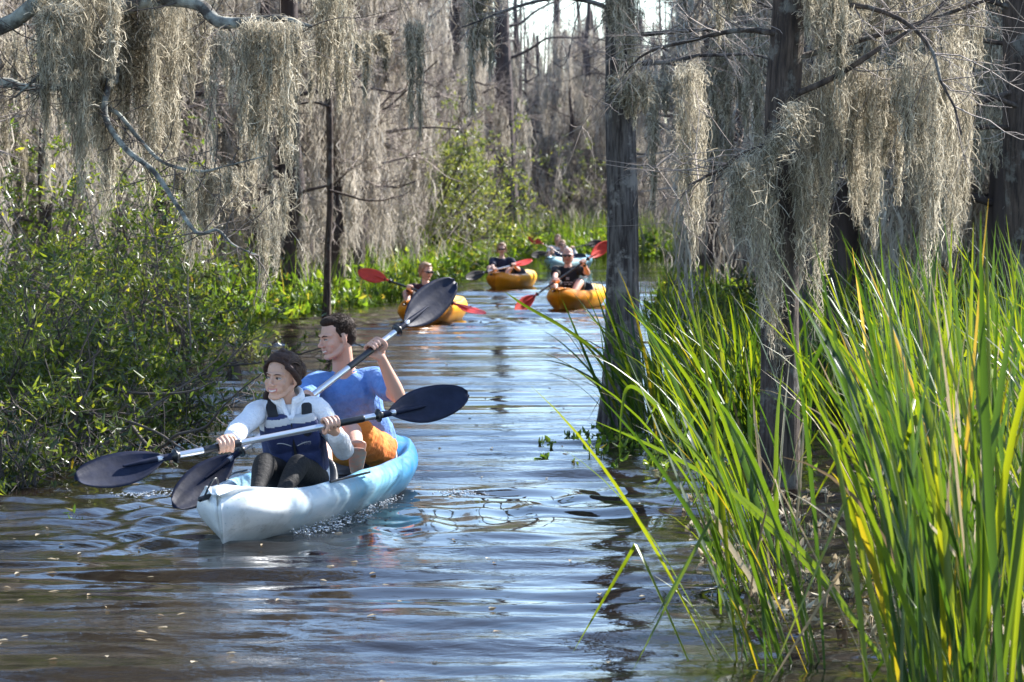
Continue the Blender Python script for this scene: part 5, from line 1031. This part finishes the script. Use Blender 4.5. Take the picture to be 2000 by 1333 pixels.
def lw(J, m, t, vox, infl, name, seed, upto=1.0, hipr=1.0, fem=False, fold=.004, pel=True, fat=1.0):
    mb = MB(); k = .9 if fem else 1.0; k *= fat
    if pel: mb.loft([J['pelvis'] - [0, 0, .075], J['pelvis'] - [0, 0, .03], J['pelvis'] + [0, 0, .03]], (np.array([.12, .160, .150]) + infl) * k, (np.array([.09, .112, .108]) + infl) * k, hs_cur, 24, 3)
    for sg in 'LR':
        hp, kn, an = J['hip' + sg], J['kn' + sg], J['an' + sg]
        if upto <= 1: P = [hp, lerp(hp, kn, .4 * upto), lerp(hp, kn, upto)]; r = [.087, .084, .078 + .01]
        else: f2 = upto - 1; P = [hp, lerp(hp, kn, .35), lerp(hp, kn, .85), kn, lerp(kn, an, .28), lerp(kn, an, .75), lerp(kn, an, f2)]; r = [.085, .080, .060, .055, .054, .038, .035]
        mb.limb(P, (np.array(r) * hipr + infl) * k, 18, 4)
    return fused(mb, vox, 3, folds(fold, seed, 30), name, [m], t)
hs_cur = hs
lw(Jw, M_leg, woman, .0055, .005, 'leggings', 5, 1.98, fem=True, fold=.002)
# paddling vest: two padded front panels, back panel, straps, zip
ca = (Jw['chest'] + neck) / 2; upv = nrm(neck - Jw['pelvis']); fw = nrm(np.cross(upv, sd)); fw = fw if fw[1] < 0 else -fw
cl = lambda h: lerp(Jw['pelvis'], Jw['chest'], h / .64) if h < .64 else lerp(Jw['chest'], neck, (h - .64) / .36)
def vest_front(mb):
    for q in (-1, 1):
        for (h0, h1, wd, th) in ((.38, .84, .068, .046), (.02, .42, .066, .042)):
            p0 = cl(h0 + .08) + fw * .108 + sd * q * .064; p1 = cl(h1 + .08) + fw * .104 + sd * q * .062
            mb.loft([p0, lerp(p0, p1, .25), lerp(p0, p1, .75), p1], [wd * .82, wd, wd * 1.02, wd * .72], [th * .75, th, th, th * .62], sd, 22, 5, pw=.72)
    for h in (.08, .30, .50):
        mb.loft([cl(h), cl(h + .20)], [.158, .160], [.128, .130], sd, 24, 3)
fv = MB(); vest_front(fv)
fused(fv, .0055, 3, folds(.003, 9, 40), 'paddling_vest', [M_navy, M_vestgrey], woman, matfn=lambda c_: ((np.abs(((c_ + np.array(woman.location) * 0 - cl(.875)) @ upv)) < .016)).astype(int))
def straps(mb):
    for q in (-1, 1):
        b = neck * 1.0; P = [cl(.74) + fw * .148 + sd * q * .072, cl(.86) + fw * .118 + sd * q * .078, cl(.95) + fw * .085 + sd * q * .084, neck + sd * q * .088 + fw * .02 + upv * .004, neck + sd * q * .088 - fw * .06 - upv * .01, lerp(Jw['pelvis'], neck, .8) - fw * .13 + sd * q * .08]
        mb.limb(P, [.026, .026, .026, .026, .026, .026], 14, 5, flat=.32, flatdir=fw + upv * .8)
paste(straps, 'shoulder_strap', M_webbing, woman)
paste(lambda mb: mb.limb([cl(.08) + fw * .134, cl(.4) + fw * .138, cl(.82) + fw * .132], [.007, .007, .006], 8, 5), 'zip', M_webbing, woman)
def piping(mb):
    for q in (-1, 1):
        P = [cl(.56 + .05 * math.sin(u_ * 3)) + sd * q * (.015 + u_ * .095) + fw * (.171 - .035 * (u_ * 1.3 - .5) ** 2 - .012) for u_ in np.linspace(0, 1, 6)]
        mb.limb(P, [.0022] * 6, 6, 3)
paste(piping, 'piping', M_vestgrey, woman)
cu = bpy.data.curves.new('logo', 'FONT'); cu.body = 'NRS'; cu.size = .026; cu.extrude = .0004
lo = bpy.data.objects.new('tmp', cu); COL.objects.link(lo); me = bpy.data.meshes.new_from_object(lo.evaluated_get(bpy.context.evaluated_depsgraph_get())); bpy.data.objects.remove(lo); me.materials.clear(); me.materials.append(mat('logo_grey', (.16, .17, .22), .8))
logo = link('logo', me, woman); wl = sd if sd[0] > 0 else -sd; pos = cl(.575) + fw * .1585 + wl * .035
Mx = Matrix(((wl[0], upv[0], fw[0], pos[0] - woman.location[0]), (wl[1], upv[1], fw[1], pos[1] - woman.location[1]), (wl[2], upv[2], fw[2], pos[2] - woman.location[2]), (0, 0, 0, 1))); logo.matrix_local = Mx
def hairmesh(W_, Rm, s, shapes, m, t, vox=.005, seed=1, amp=.0035, name='hair'):
    mb = MB()
    for sh_ in shapes:
        if sh_[0] == 'e': mb.ell(W_(sh_[1])[0], np.array(sh_[2]) * s, Rm, nu=24, nv=14)
        else: mb.limb(W_(sh_[1]), np.array(sh_[2]) * s, 10, 5)
    return fused(mb, vox, 1, folds(amp, seed, 150, 5), name, [m], t)
hairmesh(Ww, Rm, 1, [('e', (0, -.028, .044), (.0775, .087, .079)), ('e', (0, -.060, .000), (.066, .058, .066)), ('e', (-.012, -.118, .026), (.040, .040, .042)), ('e', (0, .020, .098), (.056, .050, .030)),
      ('l', [(-.060, .052, .060), (-.076, .028, .042), (-.084, .002, .012), (-.078, -.03, -.02)], [.011, .016, .016, .017]), ('l', [(.060, .052, .060), (.076, .030, .040), (.084, .005, .010), (.080, -.006, -.020)], [.011, .016, .015, .009]),
      ('l', [(-.062, .046, .068), (-.030, .060, .086), (.0, .064, .092), (.030, .060, .086), (.062, .046, .068)], [.008, .010, .010, .010, .008]), ('l', [(.066, .040, .055), (.040, .030, .100), (.01, -.01, .120), (.0, -.06, .105)], [.010, .014, .016, .016]), ('l', [(-.066, .040, .055), (-.045, .020, .098), (-.03, -.02, .115), (-.01, -.07, .10)], [.010, .013, .014, .014]), ('l', [(.0, -.10, .08), (.03, -.05, .12), (.0, .0, .128)], [.02, .02, .014])], M_hairdark, woman, .0042, 4, .0014)
def flyaway(mb, W_, g, n=110, L=.035, rad=.0007):
    an = g.uniform(0, 6.28, n); el = g.uniform(-.2, 1.4, n); P0 = np.stack([np.cos(an) * np.cos(el) * .080, np.sin(an) * np.cos(el) * .088 - .026, np.sin(el) * .082 + .048], 1); d = nrm(P0 - [0, -.03, .03]) * .35 + nrm(g.normal(size=(n, 3))) * .8 + [0, -.6, -.1]
    P = P0[:, None] + np.cumsum(np.repeat(nrm(d)[:, None], 5, 1) * L / 5 + g.normal(size=(n, 5, 3)) * .0025, 1) - nrm(d)[:, None] * L / 5
    mb.tubes(W_(P.reshape(-1, 3)).reshape(n, 5, 3), rad, 3)
def swept(mb, W_, g, n=760, rad=.0015, back=(0, -.10, .03), amp=1.0):
    # locks combed from the hairline back over the skull
    a = g.uniform(-1, 1, n); K = 9; s = np.linspace(0, 1, K); st = g.uniform(0, .35, n)
    th = a[:, None] * 1.45 + g.normal(size=(n, 1)) * .06 + g.normal(size=(n, 1)) * .15 * s[None]; ph = (.62 + .25 * np.cos(a * 1.5)[:, None] + .0) * (1 - 0) + (st[:, None] + (1 - st[:, None]) * s[None]) * 2.0 - .45 * np.abs(a)[:, None]
    x = np.sin(th) * np.abs(np.sin(np.clip(ph, .12, 3) * .5 + .62)); r = .965 + g.uniform(.0, .06, (n, 1)) ** 1.3 * amp
    yy = np.cos(ph) * np.sqrt(np.maximum(1 - x ** 2, .05)); zz = np.sin(ph) * np.sqrt(np.maximum(1 - x ** 2, .05))
    P = np.stack([x * .082 * r, -.026 + yy * .092 * r, .048 + zz * .083 * r], -1); P += g.normal(size=P.shape) * .0008
    mb.tubes(W_(P.reshape(-1, 3)).reshape(n, K, 3), rad * np.interp(s, [0, .1, .9, 1], [.3, 1, 1, .5])[None], 4)
    n2 = n // 4; u = g.uniform(0, 6.28, n2); P = []
    for i in range(n2):
        t_ = u[i] + np.linspace(0, 2.2, 8); rr = .046 * g.uniform(.97, 1.06); v = g.uniform(-1, 1); P.append(np.stack([-.012 + np.cos(t_) * rr * .9 * math.sqrt(1 - v * v * .8), -.116 + v * .036 + t_ * 0, .026 + np.sin(t_) * rr * math.sqrt(1 - v * v * .8)], 1))
    P = np.array(P); mb.tubes(W_(P.reshape(-1, 3)).reshape(n2, 8, 3), rad, 4)
def coll(mb):
    A_ = nrm(np.cross(sd, upv)); A_ = A_ if np.dot(A_, fw) > 0 else -A_
    for h, r, z in ((0, .066, .006), (1, .070, .024), (2, .067, .040)):
        mb.limb([neck + sd * math.cos(a_) * r * 1.05 + A_ * math.sin(a_) * r * .95 + upv * (z + .012 * math.sin(a_) * -1) for a_ in np.linspace(pi / 2 + .45, pi / 2 + 2 * pi - .45, 15)], [.013] * 15, 8, 3)
    for q in (-1, 1): mb.limb([neck + sd * q * .030 + A_ * .064 + upv * .028, neck + sd * q * .020 + A_ * .080 - upv * .02, cl(.88) + fw * .112 + sd * q * .008], [.013, .013, .009], 8, 5)
cmb = MB(); coll(cmb); fused(cmb, .004, 2, None, 'fleece_collar', [M_fleece], woman)
paste(lambda mb: swept(mb, Ww, np.random.default_rng(7)), 'hair_locks', M_locks, woman)
paste(lambda mb: flyaway(mb, Ww, np.random.default_rng(3)), 'stray_hair', M_hairdark, woman)
paste(lambda mb: mb.limb([Ww((.05, -.06, -.02))[0], Ww((.078, -.03, -.06))[0], Ww((.092, .0, -.10))[0], Ww((.090, .012, -.15))[0]], [.018, .020, .015, .006], 10, 4), 'ponytail', M_hairdark, woman)
# ---------------------------------------------------------------- the man
gL = on_paddle(pad2, 733); gR = on_paddle(pad2, 597); ax = pad2[2]
Jm = dict(pelvis=at(716, 868, 16.55), chest=at(683, 778, 16.42), shL=at(729, 735, 16.42), shR=at(615, 746, 16.34), head=at(657, 661, 16.32), face=(-.84, -.52, -.16), headup=(-.08, 0, 1),
          elL=at(778, 775, 16.15), wrL=gL + V3(.03, .05, -.062), elR=at(582, 800, 16.0), wrR=gR + V3(-.01, .08, -.04),
          hipL=at(738, 880, 16.45), hipR=at(684, 878, 16.4), knL=at(685, 845, 16.02), knR=at(622, 850, 15.9), anL=at(697, 884, 15.74), anR=at(640, 915, 15.60), toeL=at(697, 884, 15.74) + V3(.01, -.13, .085), toeR=at(628, 930, 15.45),
          gripL=dict(C=gL, a=ax, w=V3(.3, .6, -.75), o=V3(-.7, -.1, .6), r=.0175), gripR=dict(C=gR, a=-ax, w=V3(0, .9, -.3), o=V3(-.5, 0, 1), r=.0175))
Jm['footupL'] = (0, .5, .85)
man, Rm2, hc2, Wm, neck2, sd2, hs2 = build_person('man in a blue t-shirt and orange shorts paddling behind the woman', Jm, (.60, .34, .25), .0045, smile=.7, teeth=True, stubble=.28, lip=(.46, .19, .16), fat=1.0)
eyes(hc2, Rm2, 1.0, man, M_hairbrown, closed=.35)
shirt('tshirt', Jm, neck2, sd2, hs2, M_blue, man, .006, .009, .62, seed=12, fold=.008, bottom=.05, ffreq=62)
paste(lambda mb: mb.limb([neck2 + (sd2 * math.cos(a_) * .062 + nrm(np.cross(sd2, [0, 0, 1])) * math.sin(a_) * .056) + V3(0, 0, -.004 + .012 * abs(math.cos(a_))) for a_ in np.linspace(0, 6.28, 15)], [.006] * 15, 6, 3), 'collar', M_blue, man)
hs_cur = hs2; lw(Jm, M_orangecloth, man, .0065, .012, 'shorts', 14, .80, 1.0, fold=.014)
hairmesh(Wm, Rm2, 1, [('e', (0, -.026, .050), (.079, .090, .078)), ('e', (0, -.055, .010), (.073, .062, .070)), ('e', (0, .022, .094), (.060, .056, .030)), ('l', [(-.072, .022, .050), (-.076, .012, .010)], [.010, .007]), ('l', [(.072, .022, .050), (.076, .012, .010)], [.010, .007])], M_hairbrown, man, .0045, 6, .003)
def crop(mb, W_, g, n=1100, L=.020, rad=.0012):
    an = g.uniform(0, 6.28, n); el = np.arcsin(g.uniform(-.1, 1, n)); nn = np.stack([np.cos(an) * np.cos(el), np.sin(an) * np.cos(el), np.sin(el)], 1); P0 = nn * [.079, .089, .079] + [0, -.026, .050]
    ok = ~((nn[:, 1] > .35) & (nn[:, 2] < .52)); P0 = P0[ok]; nn = nn[ok]; n = len(P0); d = nrm(nn * .35 + np.array([0, .5, -.4]) + g.normal(size=(n, 3)) * .3)
    P = P0[:, None] + d[:, None] * (np.linspace(0, 1, 3) * L)[None, :, None]; mb.tubes(W_(P.reshape(-1, 3)).reshape(n, 3, 3), rad * np.array([1, .9, .3])[None], 3)
paste(lambda mb: crop(mb, Wm, np.random.default_rng(2)), 'hair_locks', M_hairbrown, man)
def sandal(mb):
    an, toe = Jm['anL'], Jm['toeL']; d = nrm(toe - an); up = nrm(np.array(Jm['footupL']) - d * np.dot(Jm['footupL'], d)); s_ = np.cross(d, up); h = an - d * .055 - up * .090
    mb.loft([h, h + d * .06, h + d * .15, h + d * .22, h + d * .26], [.028, .036, .042, .047, .034], [.008, .009, .009, .009, .008], s_, 18, 4)
paste(sandal, 'sandal', M_sole, man)
# ---------------------------------------------------------------- the far kayakers
def far_paddler(label, d, headpx, hippx, face, shirt_m, shorts_m, hair_m, pad, gpx, bowdir, skin=(.60, .36, .28), fem=False, fat=1.0, bald=False, glasses=True, sleeve=.55, hs_=1.0, extra=None, stub=0, lean=0.0):
    global hs_cur
    gl, gr = on_paddle(pad, gpx[0]), on_paddle(pad, gpx[1]); ax = pad[2]; bd = nrm(V3(bowdir[0], bowdir[1], 0)); side = nrm(np.cross([0, 0, 1], bd))      # side: the paddler's left
    pel = at(*hippx, d); hd = at(*headpx, d); top = hd - V3(0, 0, .185); shL = top + side * .175 - V3(0, 0, .02); shR = top - side * .175 - V3(0, 0, .02)
    # raise the arms' elbows outside, below the shoulder-wrist line
    def elbow(sh, wr, sg):
        m = (sh + wr) / 2; Ld = np.linalg.norm(wr - sh); drop = math.sqrt(max(.28 ** 2 - (Ld / 2) ** 2, .0016)); return m + nrm(side * sg * .75 + V3(0, 0, -.8)) * drop
    wl = gl - nrm(bd) * .075 - V3(0, 0, .02); wr = gr - nrm(bd) * .075 - V3(0, 0, .02)
    J = dict(pelvis=pel, chest=lerp(pel, top, .62), shL=shL, shR=shR, head=hd, face=face, wrL=wl, wrR=wr, elL=elbow(shL, wl, 1), elR=elbow(shR, wr, -1),
             hipL=pel + side * .09, hipR=pel - side * .09, knL=pel + side * .20 + bd * .38 + V3(0, 0, .17), knR=pel - side * .20 + bd * .38 + V3(0, 0, .17),
             anL=pel + side * .12 + bd * .68 + V3(0, 0, -.02), anR=pel - side * .12 + bd * .68 + V3(0, 0, -.02), toeL=pel + side * .13 + bd * .80 + V3(0, 0, .03), toeR=pel - side * .13 + bd * .80 + V3(0, 0, .03),
             gripL=dict(C=gl, a=-ax * np.sign(np.dot(ax, side)), w=-bd, o=V3(0, 0, 1), r=.018), gripR=dict(C=gr, a=ax * np.sign(np.dot(ax, side)), w=-bd, o=V3(0, 0, 1), r=.018))
    t, Rm_, c_, W_, nk, sd_, h_ = build_person(label, J, skin, .008, fem=fem, smile=.4, fat=fat, stubble=stub, head_s=hs_)
    shirt('shirt', J, nk, sd_, h_, shirt_m, t, .011, .016, sleeve, seed=int(d), fat=fat, fem=fem, fold=.006)
    hs_cur = h_; lw(J, shorts_m, t, .012, .012, 'shorts', 3, .8, 1.05, fem=fem)
    if glasses: sunglasses(W_, t, hs_)
    if not bald:
        sh_ = [('e', (0, -.026, .050), (.083, .094, .080)), ('e', (0, -.060, .0), (.076, .062, .075)), ('e', (0, .02, .096), (.06, .054, .028))]
        if fem: sh_ += [('l', [(-.076, .02, .05), (-.086, -.01, -.02), (-.08, -.03, -.08)], [.014, .018, .012]), ('l', [(.076, .02, .05), (.086, -.01, -.02), (.08, -.03, -.08)], [.014, .018, .012]), ('e', (0, -.10, .03), (.03, .04, .04))]
        hairmesh(W_, Rm_, hs_, sh_, hair_m, t, .008, 5, .003)
    else:
        paste(lambda mb: [mb.limb(W_([(q * .074, .0, .01), (q * .070, -.04, .0), (q * .045, -.085, .01)]), [.007, .010, .012], 8, 4) for q in (-1, 1)], 'hair', hair_m, t)
    if extra: extra(t, J, W_, nk, sd_)
    return t
# maroon shirted paddler, left orange kayak
kA, _ = kayak('kayak', 'orange kayak of the maroon shirted paddler, nearest to the thin trunk', onwater(800, 638) * [1, 1, 0], onwater(800, 638) * [1, 1, 0] + V3(.52, 2.75, 0), H_orange, .385, .26, wells=((.22, .72),), group='orange kayaks')
pA = paddle('red bladed paddle with black shaft held by the maroon shirted paddler', at(701, 528, 41.0), at(947, 615, 40.0), (0, -1, .3), (0, -.35, 1), M_black, M_bladered, .46, .19, group='red bladed paddles')
far_paddler('paddler in a maroon long sleeved shirt and sunglasses in the left orange kayak', 41.3, (832, 531), (832, 596), (.62, -.75, -.12), M_maroon, M_shortsdark, M_hairblond, pA, (868, 800), (-.15, -1), (.62, .40, .32), fem=True, sleeve=1.9)
# middle paddler in navy
kB, _ = kayak('kayak', 'small orange kayak in the middle carrying the paddler in the navy shirt', onwater(966, 567) * [1, 1, 0], onwater(966, 567) * [1, 1, 0] + V3(.62, 2.7, 0), H_orange, .385, .26, wells=((.22, .72),), group='orange kayaks')
pB = paddle('paddle with one dark and one red blade held by the paddler in navy', at(908, 542, 56.8), at(1040, 509, 57.6), (0, -1, .3), (0, -.6, 1), M_chrome, M_bladebrown, .44, .18, blade2=M_bladered)
def chestprint(t, J, W_, nk, sd_): pass
far_paddler('fair haired paddler in a navy t-shirt and sunglasses in the middle orange kayak', 57.9, (980, 487), (982, 541), (-.05, -1, -.05), M_tnavy, M_shortsdark, M_hairblond, pB, (1003, 966), (-.15, -1), (.64, .42, .34), fem=True, sleeve=.7)
# black shirted paddler, right orange kayak
kC, _ = kayak('kayak', 'orange kayak at right carrying the man in the black t-shirt', onwater(1090, 608) * [1, 1, 0], onwater(1090, 608) * [1, 1, 0] + V3(.60, 2.8, 0), H_orange, .39, .27, wells=((.22, .72),), group='orange kayaks')
pC = paddle('red bladed paddle with black shaft held diagonally by the man in black', at(1004, 606, 45.4), at(1192, 476, 46.7), (.3, -1, .2), (.5, -.9, .2), M_black, M_bladered, .46, .19, group='red bladed paddles')
def printC(t, J, W_, nk, sd_):
    f = nrm(np.cross(sd_, [0, 0, 1])); f = f if f[1] < 0 else -f; base = lerp(J['pelvis'], nk, .42) + f * .165
    paste(lambda mb: [mb.limb([base + sd_ * (x - .02) + V3(0, 0, z), base + sd_ * (x + .02) + V3(0, 0, z)], [.005, .005], 6, 2) for x, z in ((-.06, 0), (0, .0), (.06, 0), (-.04, -.03), (.03, -.03), (0, .05), (.0, .07))], 'shirt_print', M_white, t)
    paste(lambda mb: mb.limb([lerp(J['elL'], J['wrL'], .86), lerp(J['elL'], J['wrL'], .93)], [.034, .034], 10, 3), 'wristwatch', M_black, t)
far_paddler('balding bearded man in a black t-shirt and sunglasses in the right orange kayak', 46.9, (1109, 500), (1113, 573), (-.12, -1, -.02), M_tblack, M_shortsdark, M_hairbrown, pC, (1139, 1086), (-.15, -1), (.64, .38, .30), fat=1.18, bald=True, hs_=1.08, extra=printC, stub=.6)
# farthest pair
kD, _ = kayak('tandem_kayak', 'pale blue tandem kayak farthest away behind the man in black', onwater(1073, 530) * [1, 1, 0], onwater(1073, 530) * [1, 1, 0] + V3(.95, 3.4, 0), H_pale, .40, .27, wells=((.13, .47), (.50, .84)))
pD = paddle('paddle with red and dark blades held by the front paddler farthest away', at(1029, 459, 73.2), at(1160, 534, 74.0), (0, -1, .2), (0, -.5, 1), M_black, M_bladered, .46, .19)
pE = paddle('dark bladed paddle crossing low in front of the farthest kayak', at(1037, 499, 74.8), at(1176, 474, 76.0), (0, -1, .2), (0, -1, .2), M_black, M_bladebrown, .46, .19)
far_paddler('front paddler with sunglasses and blue vest in the farthest kayak', 74.2, (1098, 479), (1096, 511), (-.1, -1, 0), M_vestblue, M_shortsdark, M_hairblond, pD, (1118, 1076), (-.25, -1), fem=True)
far_paddler('rear fair haired paddler with white sleeves in the farthest kayak', 75.6, (1089, 468), (1094, 508), (-.2, -1, 0), M_white, M_shortsdark, M_hairblond, pE, (1118, 1080), (-.25, -1), sleeve=1.9, glasses=False)

# ------------------------------------------------------------------ splashes thrown up by the near kayak and the paddles
def splash(label, pts, n, seed, spread=.05, h=.05):
    g = np.random.default_rng(seed); P, _ = spline(np.array(pts), np.ones(len(pts)), 8); mb = MB(); ii = g.integers(0, len(P), n)
    for k in range(n):
        c = P[ii[k]] + g.normal(size=3) * [spread, spread, 0]; c[2] = abs(g.normal()) * h * .5 + .004; r = g.uniform(.0015, .0052); mb.ell(c, (r * g.uniform(1, 2.2), r * g.uniform(1, 2.2), r * .8), nu=7, nv=5)
    tag(mb.build('splash', M_drop), label, 'splash', kind='stuff')
M_drop = mat('water_drops', (.75, .78, .82), .08, spec=.9)
M_drop.node_tree.nodes['Principled BSDF'].inputs['Transmission Weight'].default_value = .5
splash('bright droplets along the waterline beside the near kayak', [onwater(590, 1046), onwater(650, 1028), onwater(710, 1002), onwater(755, 978)], 520, 1, .05, .03)
splash('bright ripple crest and drops below the woman paddle blade', [onwater(235, 968), onwater(285, 970), onwater(335, 962)], 120, 2, .05, .012)
splash('small dark swirl of drops on the water right of the near kayak', [onwater(860, 968), onwater(900, 965), onwater(930, 972)], 110, 3, .05, .02)
splash('droplets falling around the red blade of the man in black', [onwater(1005, 606), onwater(1030, 604)], 60, 4, .12, .05)
# drifting leaf litter and duckweed flecks
def litter():
    g = np.random.default_rng(14); n = 520; y = 9 * (60 / 9) ** g.uniform(0, 1, n); x = lb(y) + .4 + (rb(y) - lb(y)) * g.beta(.6, .6, n); z = waves(x, y) + .004
    B = np.stack([x, y, z], 1); th = g.uniform(0, 6.28, n); d = np.stack([np.cos(th), np.sin(th), np.zeros(n)], 1); sd_ = np.stack([-np.sin(th), np.cos(th), np.zeros(n)], 1); mb = MB(); mb.leaves(B, d, sd_, g.uniform(.02, .06, n), g.uniform(.005, .012, n), .3)
    tag(mb.build('floating_leaves', M_reeddry), 'small dry leaves drifting on the dark water', 'leaves', kind='stuff')
litter()
